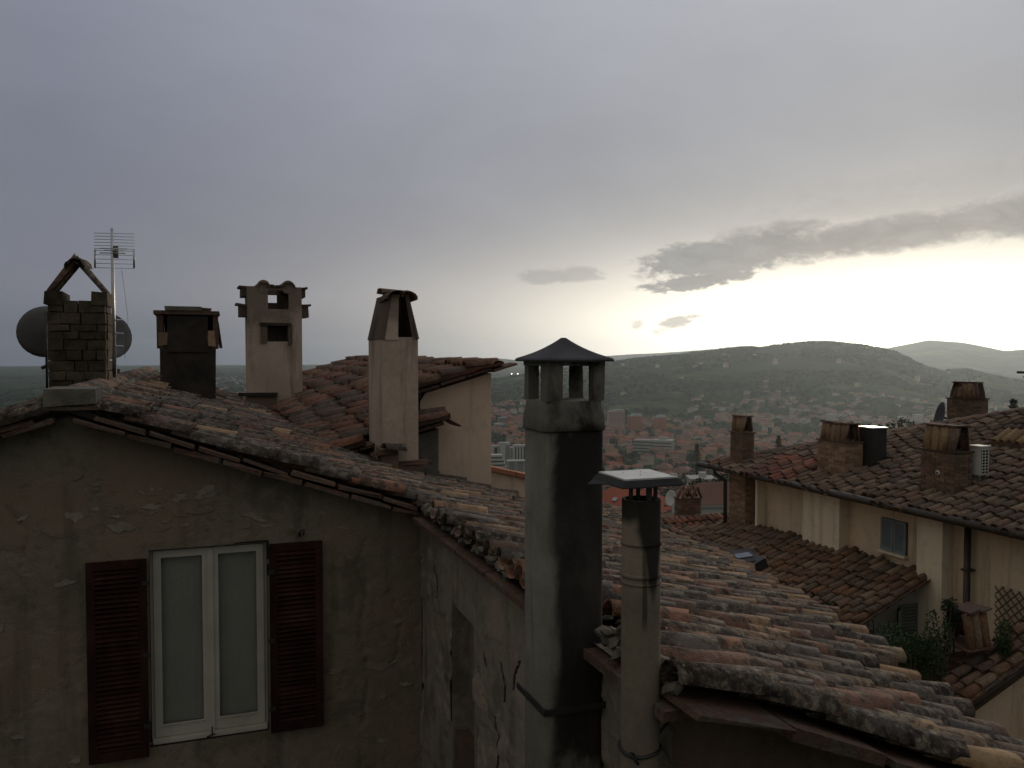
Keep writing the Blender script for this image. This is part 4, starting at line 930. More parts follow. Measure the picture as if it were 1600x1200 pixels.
for sx in (-1, 1): MB().add([(pc[0]+sx*(hs+.018), pc[1]-.02, zp-.028), (pc[0]+sx*(hs+.085), pc[1]+.04, zp-.036), (pc[0]+sx*(hs+.018), pc[1]+.12, zp-.028), (pc[0]+sx*(hs+.018), pc[1]-.02, zp-.033), (pc[0]+sx*(hs+.085), pc[1]+.04, zp-.041), (pc[0]+sx*(hs+.018), pc[1]+.12, zp-.033)], [(0, 1, 2), (5, 4, 3), (0, 3, 4, 1), (1, 4, 5, 2), (2, 5, 3, 0)]).build('plate_flap', MT['plate_dark'], pp)
for bx_, by_ in ((-.035, .05), (.0, -.025), (.04, .045)): MB().lathe((pc[0]+bx_, pc[1]+by_, zp-.001), [(.0026, 0), (.0026, .0025), (.001, .003)], 8).build('bolt', MT['zinc'], pp)
MB().tube([(pc[0]+hs-.005, pc[1]-hs+.05, zp+.004), (pc[0]+hs+.02, pc[1]-hs+.045, zp-.002), (pc[0]+hs+.035, pc[1]-hs+.04, zp-.03)], .004, 6).build('wire_clip', MT['zinc'], pp)
b = MB(); b.tube([(cx+(pr+.006)*math.cos(R(a)), cy+(pr+.006)*math.sin(R(a)), -1.535-.006*math.sin(R(a*2))) for a in range(0, 361, 20)], .007, 6); b.tube([(cx-.06, cy-.06, -1.53), (cx-.085, cy-.075, -1.51), (cx-.05, cy-.08, -1.56)], .006, 6); b.build('strap', MT['iron'], pp)
b = MB(); b.tube([(cx+pr, cy, -1.50), (1.75, cy+.02, -1.44)], .006, 6); b.build('strap_tie', MT['iron'], pp)
# ================================================================ beige house beyond the valley gutter
hb = thing('beige_house', (2.9, 12, -9), 'beige rendered house behind the slim chimney, its tiled roof sloping down to a valley', 'house')
def sst(x, a, c): x = min(1, max(0, (x-a)/(c-a))); return x*x*(3-2*x)
def z_low(x, y): return -.80+.28*(x-2.73)+.02*mnoise.noise(Vector((x, y*.8, 9)))
def z_up(x, y):
    z = -.165+.285*(min(x, 3.5)-3.48)+.016*mnoise.noise(Vector((x, y*.8, 5)))
    zs = z-.12*max(0, 2.45-x)
    k = sst(y, 10.4, 12.8); return z_low(x, y)*(1-k)*sst(x, 2.62, 2.35)+zs*(1-(1-k)*sst(x, 2.62, 2.35))
b = MB()
b.prism([(2.56, -9), (3.50, -9), (3.50, -.255), (2.56, -.52)], 1, 10.4, 10.7); b.prism([(10.7, -9), (20.0, -9), (20.0, -.26), (10.7, -.26)], 0, 3.3, 3.5)
b.build('wall', MT['beige'], hb)
b = MB(); b.prism([(1.2, -9), (2.72, -9), (2.72, -.93), (1.2, -1.32)], 1, 10.12, 10.3); b.build('side_wall', MT['mortar'], hb)
b = MB()
for u0 in np.arange(10.3, 20.2, .5): b.add([(x, u, z_up(x, u)-.05) for x in np.linspace(1.35, 3.58, 8) for u in (u0, u0+.5)], [(2*i, 2*i+1, 2*i+3, 2*i+2) for i in range(7)])
roof_u = b.build('roof', MT['deck'], hb, fix=False)
b = MB()
for u0 in (9.95,): b.add([(x, u, z_low(x, u)-.05) for x in (1.25, 2.75) for u in (u0, u0+.45)], [(0, 1, 3, 2)])
roof_l = b.build('lower_roof', MT['deck'], hb, fix=False)
skl = lambda x, y: (.6 < x < 1.75 and 14.9 < y < 15.8) or (y < 10.35 and 1.78 < x < 2.38) 
lay_roof(roof_u, [((3.60, u), (-1, 0), 2.25) for u in np.arange(10.38, 20.2, .22)], z_up, ['tile_mix', 'tile'], 300, skip=skl, chaos=1.5)
lay_roof(roof_l, [((2.80, u), (-1, 0), 1.62) for u in (9.98, 10.2)], z_low, ['tile_mix', 'tile'], 300, skip=skl, chaos=1.7)
for i in range(23): put_tile(roof_u, 'tile', (3.55, 10.25+.42*i, z_up(3.5, 10)+.02), (0, 1, 0), (0, 0, 1), 'ridge_tile', (1, 1.2, .8))
v = 2.42
while v < 3.5:
    MB().box((v+.17, 10.34, z_up(v+.17, 10)-.02), (.33, .3, .03), roty(-math.atan(.285)), jit=.005).build('verge_slab', MT['slab'], roof_u); v += .345
v = 1.35
while v < 2.6:
    MB().box((v+.17, 10.0, z_low(v+.17, 10)-.025), (.33, .34, .03), roty(-math.atan(.28)), jit=.006).build('verge_slab', MT['slab'], roof_l); v += .345
MB().box((2.82, 10.05, z_low(2.8, 10)-.04), (.24, .4, .03), roty(.5), jit=.006).build('verge_slab', MT['gut_red'], roof_l)
MB().lohi((2.53, 10.2, -1.7), (2.62, 10.38, -.98), jit=.006).build('corner_post', MT['beige2'], hb)
MB().tube([(3.45, 10.3, -.17), (3.66, 10.28, -.175)], .018, 6).build('eave_spout', MT['iron'], hb)
# low annex with a terracotta coping
an = thing('annex_wall', (4.4, 10.6, -9), 'low beige annex wall with sloping terracotta coping and a dark red gutter at its foot', 'wall')
MB().prism([(3.503, -9), (5.0, -9), (5.0, -1.92), (3.503, -1.54)], 1, 10.62, 10.9).build('wall', MT['beige'], an)
v = 3.505
while v < 4.9: MB().box((v+.2, 10.74, -1.505-.253*(v+.2-3.5)), (.40, .36, .055), roty(math.atan(.253)), jit=.003).build('coping_tile', MT['annex'], an); v += .405
MB().tube([(3.30, 10.30, -1.80), (4.95, 10.40, -2.24)], .06, 8).build('gutter', MT['gut_red'], an)
# ================================================================ hipped house on the other side of the street
hh = thing('hipped_house', (16, 16, -10), 'sand coloured house with pilasters and a big hipped tile roof carrying brick chimneys', 'house')
SR = .33; ZE = -3.19
def z_r(x, y): return ZE+SR*(x-13.75)+.02*mnoise.noise(Vector((x*.6, y*.5, 7)))
UH = 21.3                                              # eave corner; the hip runs back from it at 45 degrees
def on_r(x, y):
    r = ray(x, y); return r*((ZE-SR*13.75)/(r.z-SR*r.x))
def hip_u(x): return UH-(x-13.75)*1.10
b = MB(); b.lohi((14.3, 3, -10), (14.6, 19.66, -3.14)); b.lohi((14.6, 19.4, -10), (20, 19.66, -3.3)); b.build('wall', MT['beige2'], hh)
for ya, yc in ((16.02, 17.31), (13.06, 13.71), (19.15, 19.25)): MB().lohi((14.0, ya, -10), (14.297, yc, -3.24)).build('pilaster', MT['pil'], hh)
b = MB(); b.lohi((14.02, 19.72, -7), (14.5, 20.45, -3.24))
pier = b.build('brick_pier', MT['brick'], hh); b = MB()
for k in range(44):
    z = -6.4+.072*k
    if z > -3.32: break
    for (a, c) in ((0, .24), (.25, .49), (.5, .73)) if k % 2 else ((0, .12), (.13, .36), (.37, .61), (.62, .73)):
        b.lohi((14.0, 19.72+a, z), (14.019, 19.72+c, z+.062), jit=.002)
    for (a, c) in ((0, .24), (.25, .46)) if k % 2 else ((0, .12), (.13, .36), (.37, .46)): b.lohi((14.02+a, 19.70, z), (14.02+c, 19.719, z+.062), jit=.002)
b.build('brick', MT['brick'], pier, kind='stuff')
b = MB()
xs = np.linspace(13.72, 21.5, 8)
b.add([(x, u, z_r(x, u)-.05) for x in xs for u in (2.8, hip_u(x))], [(2*i, 2*i+1, 2*i+3, 2*i+2) for i in range(7)])
b.add([(13.75, UH, ZE-.07), (21.5, hip_u(21.5), ZE+SR*7.75-.06), (21.5, UH, ZE-.07)], [(0, 1, 2)])
roof_r = b.build('roof', MT['deck'], hh, fix=False)
BX = {'A': (14.05, 14.42, 19.9, 20.5), 'B': (14.45, 14.97, 16.35, 17.35), 'BOX': (15.02, 15.45, 16.1, 16.6), 'C': (14.45, 14.92, 13.2, 14.1), 'E': (14.9, 15.6, 11.0, 11.75)}
def sk_r(x, y): return any(a-.05 < x < c+.05 and d-.02 < y < e+.02 for a, c, d, e in BX.values())
def pick_r(x, y):
    n = mnoise.noise(Vector((x*.8, y*.8, 2)))
    if 17.5 < y+n*.5 < 19.2 and x < 15.3+n*.6: return 1
    return 0
rows = []
for u in np.arange(9.9, UH-.05, .225):
    x1 = 13.75+(UH-u)/1.10
    rows.append(((min(x1, 20.8)-.04, u), (-1, 0), min(x1, 20.8)-.04-13.70))
lay_roof(roof_r, rows, z_r, ['tile_brown', 'tile_red'], 300, skip=sk_r, pick=pick_r, pitch=.225, chaos=.8)
for i in range(24):
    x = 13.8+.29*i; put_tile(roof_r, 'tile_brown', (x, hip_u(x), z_r(x, hip_u(x))+.04), (.69, -.76, .23), (0, 0, 1), 'hip_tile', (1, 1.1, .8))
b = MB(); b.tube([(13.60, 9.5, ZE-.035), (13.60, 21.4, ZE-.035)], .085, 8); b.tube([(13.60, 21.4, ZE-.035), (14.6, 21.5, ZE-.035)], .085, 8); b.lohi((13.74, 9.5, ZE-.10), (14.3, 21.3, ZE-.06)); b.build('gutter', MT['copper'], hh)
b = MB(); b.tube([(13.68, 20.75, ZE-.08), (13.70, 20.72, ZE-.22), (13.93, 20.55, ZE-.42), (13.95, 20.55, -6)], .055, 8); b.build('downpipe', MT['copper'], hh)
b = MB(); b.tube([(14.16, 12.60, ZE-.05), (14.16, 12.60, -9)], .065, 8); b.build('downpipe', MT['copper'], hh)
for z in (-4.3, -5.6): MB().lohi((14.08, 12.52, z), (14.297, 12.68, z+.04)).build('pipe_bracket', MT['copper'], hh)
# shuttered attic window
wsill = MB().lohi((14.18, 14.22, -4.44), (14.297, 15.02, -4.385)).build('window_sill', MT['pil'], hh)
MB().lohi((14.285, 14.25, -4.384), (14.2975, 14.99, -3.66)).build('window', MT['dark_hole'], hh)
for ya, yc in ((14.26, 14.61), (14.625, 14.98)): shutter(hh, ya, yc, -4.375, -3.67, 14.24, MT['shutter_grey'], 12, .035, 'y', 'shutter', .05)
# brick chimneys with tile tents
def brick_stack(parent, x0, x1, y0, y1, zb, zt, mat='brick', label=None, name='chimney'):
    b = MB().lohi((x0+.012, y0+.012, zb), (x1-.012, y1-.012, zt-.01)); o = b.build(name, MT[mat], parent, label=label); b = MB(); k = 0; z = zb
    while z < zt-.05:
        off = .0 if k % 2 else .125
        for (fa, fb, ax) in ((x0, x1, 'y0'), (y0, y1, 'x0'), (y0, y1, 'x1')):
            q = fa-off
            while q < fb-.02:
                a, c = max(q, fa), min(q+.24, fb)
                if c-a > .03:
                    pr_ = random.uniform(.0, .008)
                    if ax == 'y0': b.lohi((a+.004, y0-pr_, z+.005), (c-.004, y0+.0115, z+.06), jit=.002)
                    elif ax == 'x0': b.lohi((x0-pr_, a+.004, z+.005), (x0+.0115, c-.004, z+.06), jit=.002)
                    else: b.lohi((x1-.0115, a+.004, z+.005), (x1+pr_, c-.004, z+.06), jit=.002)
                q += .25
        z += .066; k += 1
    b.build('brick', MT[mat], o, kind='stuff')
    MB().lohi((x0-.03, y0-.03, zt-.005), (x1+.03, y1+.03, zt+.03), jit=.004).build('collar_slab', MT['slab'], o)
    return o
def tent(o, x0, x1, y0, y1, zt, h, n, along='y', key='tile_ochre', key2='tile_brown', top=True, spread=.5):
    """tiles leaning on each other; the row runs along 'y' or 'x'"""
    A0, A1 = (y0, y1) if along == 'y' else (x0, x1); B0, B1 = (x0, x1) if along == 'y' else (y0, y1); bm_ = (B0+B1)/2; w = (A1-A0)/n
    for i in range(n):
        a = A0+w*(i+.5)
        for s, bb in ((-1, B0), (1, B1)):
            tgt = bm_+s*(B1-B0)*spread*.5
            p = (bb, a, zt+.03) if along == 'y' else (a, bb, zt+.03); d = (tgt-bb, random.uniform(-.02, .02), h) if along == 'y' else (random.uniform(-.02, .02), tgt-bb, h)
            nn = (s, 0, .3) if along == 'y' else (0, s, .3); L = math.sqrt(h*h+(tgt-bb)**2)
            p = Vector(p)-Vector(nn).normalized()*.02
            put_tile(o, random.choice((key, key2, key)), p, d, nn, sc=(L/.45*random.uniform(.96, 1.04), w/.155, 1.0))
    if top:
        m = max(2, n-1)
        for i in range(m):
            a = A0+(A1-A0)*(i+.5)/m; c = (bm_, a, zt+h+.045) if along == 'y' else (a, bm_, zt+h+.045); wd = (B1-B0)*spread+.16
            MB().box(c, (wd, (A1-A0)/m*1.0, .032) if along == 'y' else ((A1-A0)/m, wd, .032), rotz(random.uniform(-.06, .06)) @ roty(random.uniform(-.05, .05)), jit=.008).build('top_slab', MT['slab'], o)
def zr0(x): return ZE+SR*(x-13.75)
cA = brick_stack(hh, *BX['A'][:2], *BX['A'][2:], -3.2, -2.22, 'brick_dark', 'narrow brick chimney at the roof corner with a small tile tent')
tent(cA, 14.07, 14.40, 19.92, 20.48, -2.22, .42, 3, 'y')
cB = brick_stack(hh, *BX['B'][:2], *BX['B'][2:], -3.05, -2.16, 'brick', 'broad brick chimney with a row of five ochre tiles round its top')
tent(cB, 14.48, 14.94, 16.4, 17.3, -2.16, .42, 5, 'y', spread=.6)
bx0, bx1, by0, by1 = BX['BOX']
cBx = MB().lohi((bx0, by0, -2.75), (bx1, by1, -1.80)).build('flue_box', MT['iron'], hh)
MB().lohi((bx0-.02, by0-.02, -1.797), (bx1+.02, by1+.02, -1.775)).build('lid', MT['plate'], cBx); MB().lohi((bx0-.01, by0-.012, -2.62), (bx1+.01, by0-.001, -2.58)).build('band', MT['copper'], cBx)  # lid coloured pale for the sky's reflection on the dark metal top
cC = brick_stack(hh, *BX['C'][:2], *BX['C'][2:], -3.0, -2.05, 'brick_dark', 'brown brick chimney with an ochre tile tent and a round white vent')
tent(cC, 14.48, 14.89, 13.23, 14.07, -2.05, .50, 4, 'y', spread=.55)
MB().lathe((0, 0, 0), [(.001, 0), (.055, 0), (.055, .02), (.03, .03)], 14).build('vent', MT['ac'], cC); vt = bpy.context.scene.objects[-1] if False else [o for o in cC.children if o.name.startswith('vent')][0]
vt.rotation_euler = (0, R(-90), 0); vt.location = Vector((14.435, 13.62, -2.50))-ORI[cC]
MB().lohi((14.41, 13.16, -2.99), (14.96, 14.14, -2.93), jit=.01).build('base_slab', MT['mortar'], cC)
cE = brick_stack(hh, *BX['E'][:2], *BX['E'][2:], -2.9, -2.35, 'brick_dark', 'low brick chimney with rusty tiles at the edge of the roof')
tent(cE, 14.95, 15.55, 11.05, 11.7, -2.35, .36, 4, 'y', key='tile_rust')
# chimney rising behind the hip, and the slab capped one at the frame edge
pD = at(1511, 662, 24.5); wD = .40
cD = brick_stack(hh, pD.x-wD, pD.x+wD, pD.y-.35, pD.y+.35, pD.z-1.2, at(1511, 623, 24.5).z, 'brick_dark', 'brick chimney rising behind the hip with a tapered tile hood')
b = MB(); zt = at(1511, 623, 24.5).z; n = 4
tent(cD, pD.x-.36, pD.x+.36, pD.y-.3, pD.y+.3, zt, .43, 4, 'x', 'tile_rust', 'tile_rust', spread=.5)
tent(cD, pD.x-.34, pD.x+.34, pD.y-.3, pD.y+.3, zt, .40, 3, 'y', 'tile_rust', 'tile_rust', top=False, spread=.55)
pF = at(1640, 640, 19.5); cF = brick_stack(hh, pF.x-.35, pF.x+.35, pF.y-.35, pF.y+.35, pF.z-.5, at(1640, 590, 19.5).z, 'brick_dark', 'brick chimney under a wide flat slab at the frame edge')
MB().box((pF.x, pF.y, at(1640, 582, 19.5).z), (1.0, .9, .06)).build('top_slab', MT['iron'], cF)
# tile hood and roof window near the frame edge
q = on_r(1585, 700); hd = MB().box((q.x, q.y, q.z+.10), (.5, .75, .26), roty(-math.atan(SR)), jit=.02).build('roof_hood', MT['slab'], hh)
for k in range(4): put_tile(hd, 'tile_ochre', (q.x-.28, q.y+.27-.19*k, q.z+.13), (1, 0, .45), (-.45, 0, 1), sc=(1.15, 1.0, 1.1))
# air conditioner beside the chimney
q = on_r(1529, 757)+Vector((0, 0, .16))
acu = thing('air_conditioner', tuple(q), 'white air conditioner outdoor unit with grille beside the brown brick chimney', 'air conditioner')
q = q+Vector((0, 0, .34))
MB().box(tuple(q), (.24, .26, .58)).build('case', MT['ac'], acu)
MB().box((q.x+.0, q.y-.134, q.z-.01), (.19, .008, .52)).build('grille', MT['dark_hole'], acu)
for k in range(9): MB().box((q.x+.0, q.y-.143, q.z-.26+.0625*k), (.20, .008, .016)).build('grille_bar', MT['ac'], acu)
for k in (-1, 0, 1): MB().box((q.x+.085*k, q.y-.150, q.z-.01), (.016, .006, .54)).build('grille_bar', MT['ac'], acu)
MB().box((q.x, q.y, q.z+.305), (.29, .31, .03)).build('lid', MT['ac'], acu)
for s in (-1, 1): MB().box((q.x+.08*s, q.y, q.z-.42), (.03, .2, .26)).build('foot', MT['zinc'], acu)
p = at(1473, 652, 23.5); dish('satellite_dish', tuple(p), .42, (-.9, .55, .25), 'dark satellite dish seen edge on beside the tapered brick chimney', mat=MT['cap'])
q = at(1441, 664, 23.2)
ta = thing('small_aerial', tuple(q), 'little bent roof aerial with a white tip on the hip', 'aerial')
MB().tube([q+Vector((.35, 0, -.3)), q+Vector((.05, 0, -.02)), q], .018, 6).build('arm', MT['zinc'], ta); MB().lathe(tuple(q+Vector((-.03, 0, -.0))), [(.001, 0), (.07, .02), (.06, .1), (.001, .12)], 10).build('tip', MT['ac'], ta)
# ---------------------------------------------------------------- lower roof against the hipped house
hl = thing('lean_to_house', (13, 17, -10), 'low house leaning on the hipped house, rusty brown tile roof and whitewashed end wall', 'house')
SL = .42
def z_l(x, y): return -4.60+SL*(x-14.2)-.03*(y-13.6)*.5+.02*mnoise.noise(Vector((x*.7, y*.7, 17)))
def l_low(u): return 12.88 if u > 17.25 else 10.9
b = MB()
for u0, u1 in ((13.55, 15.4), (15.4, 17.25), (17.25, 20.0)): b.add([(x, u, z_l(x, u)-.05) for x in (l_low((u0+u1)/2), 14.28) for u in (u0, u1)], [(0, 1, 3, 2)])
b.add([(12.88, 20, z_l(12.88, 20)-.05), (14.28, 20, z_l(14.28, 20)-.05), (12.88, 22.3, z_l(12.88, 22)-.05)], [(0, 1, 2)])
roof_lt = b.build('roof', MT['deck'], hl, fix=False)
rows = [((14.24+random.uniform(-.12, .03), u), (-1, 0), 14.2-l_low(u)) for u in np.arange(13.52, 20.0, .225)]+[((14.0-(u-20.0)/1.9, u), (-1, 0), 14.0-(u-20.0)/1.9-l_low(u)) for u in np.arange(20.0, 22.0, .225)]
lay_roof(roof_lt, rows, z_l, ['tile_rust', 'tile_brown'], 300, pick=lambda x, y: 1 if mnoise.noise(Vector((x*3, y*3, 4))) > .12 or y > 18 else 0, pitch=.225, chaos=1.)
b = MB(); b.prism([(10.9, -10), (14.297, -10), (14.297, -4.66), (10.9, -6.08)], 1, 13.72, 13.95); b.build('end_wall', MT['white_wall'], hl)
b = MB(); b.lohi((12.95, 17.3, -10), (13.2, 22.5, -5.22)); b.lohi((10.95, 14, -10), (11.2, 17.2, -6.1)); b.lohi((11.2, 17.05, -10), (12.95, 17.25, -5.4)); b.build('wall', MT['brown'], hl)
for i in range(12): put_tile(roof_lt, 'tile', (12.86, 17.35+.42*i, z_l(12.86, 18)+.06), (0, 1, .0), (0, 0, 1), 'eave_cap', (1.05, 1.3, .9))
b = MB(); b.lohi((12.78, 17.3, -5.30), (12.98, 22.4, -5.16), jit=.01); b.build('eave_board', MT['copper'], hl)
v = 10.95
while v < 14: MB().box((v+.2, 13.66, z_l(v+.2, 13.6)-.02), (.39, .3, .03), roty(-math.atan(SL)), jit=.006).build('verge_slab', MT['slab'], roof_lt); v += .4
b = MB(); q = at(1398, 958, 15.6); b.box((11.75, 13.62, -5.72), (1.0, .05, .07), roty(-math.atan(SL))); b.build('verge_gutter', MT['zinc'], hl)
# propped open roof window
q = at(1156, 876, 18.2)
rwn = thing('roof_window', tuple(q+Vector((0, 0, -.1))), 'grey blue roof window propped open in the brown tiles', 'roof window')
MB().box(tuple(q+Vector((.1, .1, .06))), (.75, .62, .035), roty(-.05) @ Matrix.Rotation(.18, 3, 'X')).build('sash', MT['cap'], rwn)
MB().box(tuple(q+Vector((.12, .06, .09))), (.40, .20, .02), roty(-.05) @ Matrix.Rotation(.18, 3, 'X')).build('pane', MT['blue_panel'], rwn)
MB().box(tuple(q+Vector((.1, 0, -.16))), (.8, .62, .22), roty(-math.atan(SL))).build('kerb', MT['iron'], rwn)
MB().tube([q+Vector((.42, -.25, -.1)), q+Vector((.44, -.28, .1))], .015, 5).build('stay', MT['zinc'], rwn)
# shutters and lantern on the white end wall
MB().lohi((13.52, 13.69, -6.6), (14.0, 13.7195, -5.30)).build('window', MT['dark_hole'], hl)
sh = shutter(hl, 13.55, 13.99, -6.6, -5.22, 13.64, MT['shutter_green'], 18, .04, 'x')
shutter(hl, 13.05, 13.68, -6.6, -5.22, 13.52, MT['shutter_green'], 18, .04, 'y', 'shutter') if False else MB().box((13.36, 13.46, -5.92), (.42, .04, 1.38), rotz(R(38))).build('shutter', MT['shutter_green'], hl)
q = Vector((12.72, 13.60, -5.75))
lt = thing('wall_lantern', tuple(q), 'black wrought iron lantern hanging on the white end wall', 'lantern')
MB().tube([q+Vector((-.12, .11, .35)), q+Vector((-.12, -.05, .38)), q+Vector((-.12, -.06, .12))], .014, 6).tube([q+Vector((.02, .11, .30)), q+Vector((.02, -.04, .33)), q+Vector((.02, -.06, .10))], .014, 6).build('bracket', MT['iron'], lt)
MB().lathe(tuple(q+Vector((-.05, -.05, -.06))), [(.02, .20), (.13, .10), (.17, .03), (.12, 0), (.10, -.12), (.06, -.14)], 12).build('lamp_shade', MT['iron'], lt)
# ---------------------------------------------------------------- terrace: brick parapet, capped flue, trellis, plants
tw = thing('terrace_wall', (12.4, 11.6, -10), 'dark brick terrace wall with stepped tile coping below the trellis', 'wall')
TX0, TX1, TY = 10.6, 13.6, 11.55
core = MB().lohi((TX0, TY+.012, -10), (TX1, TY+.22, -5.42)).build('core', MT['brick_dark'], tw); b = MB(); z = -7.2; k = 0
while z < -5.46:
    q = TX0-(0 if k % 2 else .125)
    while q < TX1-.03:
        a, c = max(q, TX0), min(q+.24, TX1)
        if c-a > .03: b.lohi((a+.004, TY-random.uniform(0, .01), z+.005), (c-.004, TY+.0115, z+.06), jit=.002)
        q += .25
    z += .066; k += 1
b.build('brick', MT['brick_dark'], tw, kind='stuff')
for i in range(10): MB().lohi((TX0+.3*i, TY-.05, -5.415), (TX0+.3*i+.29, TY+.27, -5.375), jit=.006).build('coping_slab', MT['slab'], tw)
ca = at(1512, 985, 14.0)
cf = thing('capped_flue', (ca.x, ca.y, -7), 'tile hooded brick flue standing on the terrace between shrubs and trellis', 'chimney')
MB().box((ca.x, ca.y, -6.2), (.50, .45, 1.5)).build('shaft', MT['brick_dark'], cf)
zc = at(1512, 1004, 14).z; zt_ = at(1512, 952, 14).z
for k in range(3):
    a = ca.x-.22+.17*k+.03
    for s in (-1, 1): put_tile(cf, 'tile_brown' if k % 2 else 'tile_rust', (a, ca.y+s*.24, zc), (0, -s*.13, zt_-zc), (0, s, .2), sc=((zt_-zc)/.45, 1.05, .9))
MB().box((ca.x-.0, ca.y, zc-.02), (.62, .6, .04), jit=.012).build('collar_slab', MT['slab'], cf)
for k in range(2): MB().box((ca.x-.12+.26*k, ca.y-.02, zt_+.025), (.27, .42, .035), rotz(.15) @ roty(-.10), jit=.012).build('top_slab', MT['slab'], cf)
tr = thing('trellis', (14.22, 11.6, -6), 'diamond wood trellis fixed on the sand coloured wall', 'trellis')
me = None
for dgn in (1, -1):
    for k in range(15):
        c = Vector((14.22-.02*(dgn > 0), 10.35+.175*k, -5.05)); L = 1.55; 
        # clip the bar to the panel
        ylo, yhi, zlo, zhi = 10.3, 12.0, -5.85, -4.42; t0, t1 = -L, L
        for cc, dd, lo, hi in ((c.y, .707, ylo, yhi), (c.z, .707*dgn, zlo, zhi)):
            a, e = sorted(((lo-cc)/dd, (hi-cc)/dd)); t0, t1 = max(t0, a), min(t1, e)
        if t1-t0 < .12: continue
        d = Vector((0, .707, .707*dgn)); p, q = c+d*t0, c+d*t1
        MB().box((p+q)/2, (.012, (q-p).length, .026), Matrix.Rotation(R(45)*dgn, 3, 'X')).build('lattice_bar', MT['wood'], tr)
# neighbouring roof at the lower frame edge
hn = thing('corner_house', (12.6, 9.4, -10), 'small house at the frame corner with beige wall and a tiled verge', 'house')
def z_n(x, y): return -5.26+.42*(x-11.8)+.015*mnoise.noise(Vector((x, y, 23)))
b = MB(); b.prism([(11.0, -10), (14.2, -10), (14.2, -4.42), (11.0, -5.78)], 1, 10.15, 10.4); b.build('wall', MT['beige'], hn)
b = MB(); b.add([(x, u, z_n(x, u)-.05) for x in (10.6, 14.28) for u in (9.95, 10.5)], [(0, 1, 3, 2)]); roof_n = b.build('roof', MT['deck'], hn, fix=False)
lay_roof(roof_n, [((14.2, u), (-1, 0), 3.5) for u in np.arange(10.03, 10.5, .225)], z_n, ['tile_rust', 'tile_brown'], 120, pick=lambda x, y: int(random.random() > .5), pitch=.225)
MB().tube([(10.6, 9.9, z_n(10.6, 10)-.03), (14.2, 9.9, z_n(14.2, 10)-.03)], .05, 8).build('verge_gutter', MT['copper'], hn)
MB().box((12.4, 10.05, z_n(12.4, 10)-.14), (3.6, .25, .12), roty(-math.atan(.42))).build('barge_board', MT['copper'], hn)
# leaves
def leaf_cloud(n, c, r, size, up=.2, seed=0):
    g = np.random.default_rng(seed); d = g.normal(size=(n, 3)); d /= np.linalg.norm(d, axis=1, keepdims=True)
    P = np.array(c)+d*np.array(r)*(g.uniform(.25, 1, (n, 1))**.5)
    a = g.normal(size=(n, 3)); a[:, 2] += up; a /= np.linalg.norm(a, axis=1, keepdims=True); b_ = np.cross(a, g.normal(size=(n, 3))); b_ /= np.linalg.norm(b_, axis=1, keepdims=True)
    s = size*g.uniform(.6, 1.4, (n, 1)); V = np.stack([P-a*s, P+b_*s*.42, P+a*s, P-b_*s*.42], 1)
    return V.reshape(-1, 3)
def crown_mesh(name, V, mat, parent, sub='crown'):
    F_ = np.arange(len(V)).reshape(-1, 4); return np_mesh(sub, V-np.array(ORI[parent]), F_, mat, parent, smooth=False)
def shrub(px_, py_, dep, rx, rz, n, size, label, seed, mat='leaf', stems=5, group=None):
    p = at(px_, py_, dep); t_ = thing('shrub', (p.x, p.y, p.z-rz), label, 'shrub'); g = random.Random(seed)
    V = [leaf_cloud(n//6, (p.x+g.uniform(-.6, .6)*rx, p.y+g.uniform(-.5, .5)*rx, p.z+g.uniform(-.6, .6)*rz), (rx*.5, rx*.5, rz*.5), size, .3, seed*10+k) for k in range(6)]
    crown_mesh('foliage', np.concatenate(V), MT[mat], t_, 'foliage')
    b = MB()
    for k in range(stems): b.tube([(p.x+g.uniform(-.1, .1), p.y+g.uniform(-.1, .1), p.z-rz-.4), (p.x+g.uniform(-.6, .6)*rx, p.y+g.uniform(-.5, .5)*rx, p.z+rz*g.uniform(.0, .6))], [.018, .006], 5)
    b.build('stem', MT['bark'], t_); return t_
shrub(1372, 1012, 14.3, .50, .46, 2600, .026, 'feathery green shrub at the bottom of the rusty tile roof', 1)
shrub(1425, 1026, 13.6, .45, .56, 2600, .026, 'bushy potted plant under the iron lantern', 2)
shrub(1468, 1012, 13.3, .26, .66, 1700, .026, 'slender climbing plant in front of the green shutter', 3)
shrub(1568, 1000, 13.9, .26,   .36, 1000, .026, 'light green plant growing before the lattice', 4)
shrub(1485, 960, 13.8, .18, .28, 700, .026, 'small dark plant touching the hooded flue', 5, 'leaf_dark')
shrub(1283, 955, 13.6, .30, .22, 800, .024, 'low plant peeping over the tile edge by the street', 6, 'leaf_dark')
# ---------------------------------------------------------------- roof with the double tented chimney, mid distance
hm = thing('low_tiled_house', (8.0, 26, -12), 'low house with patchy red tile roof beyond the near eaves', 'house')
q0, q1 = at(1030, 836, 25.5), at(1150, 836, 25.5)
def z_m(x, y): return q0.z+.27*(y-q0.y)-.06+.02*mnoise.noise(Vector((x, y, 31)))
b = MB(); b.add([(x, u, z_m(x, u)-.05) for x in (q0.x-3.2, q1.x+1.2) for u in (q0.y-1, q0.y+1.05)], [(0, 1, 3, 2)]); b.add([(x, u, z_m(x, q0.y+1.05)-.05-.34*(u-q0.y-1.05)) for x in (q0.x-3.2, q1.x+1.2) for u in (q0.y+1.05, q0.y+5)], [(0, 1, 3, 2)])
roof_m = b.build('roof', MT['deck'], hm, fix=False)
lay_roof(roof_m, [((x, q0.y+1.0), (0, -1), 2.0) for x in np.arange(q0.x-3.1, q1.x+1.2, .225)], z_m, ['tile_red', 'tile_mix', 'tile'], 200, pick=lambda x, y: random.choice((0, 0, 1, 2)), pitch=.225)
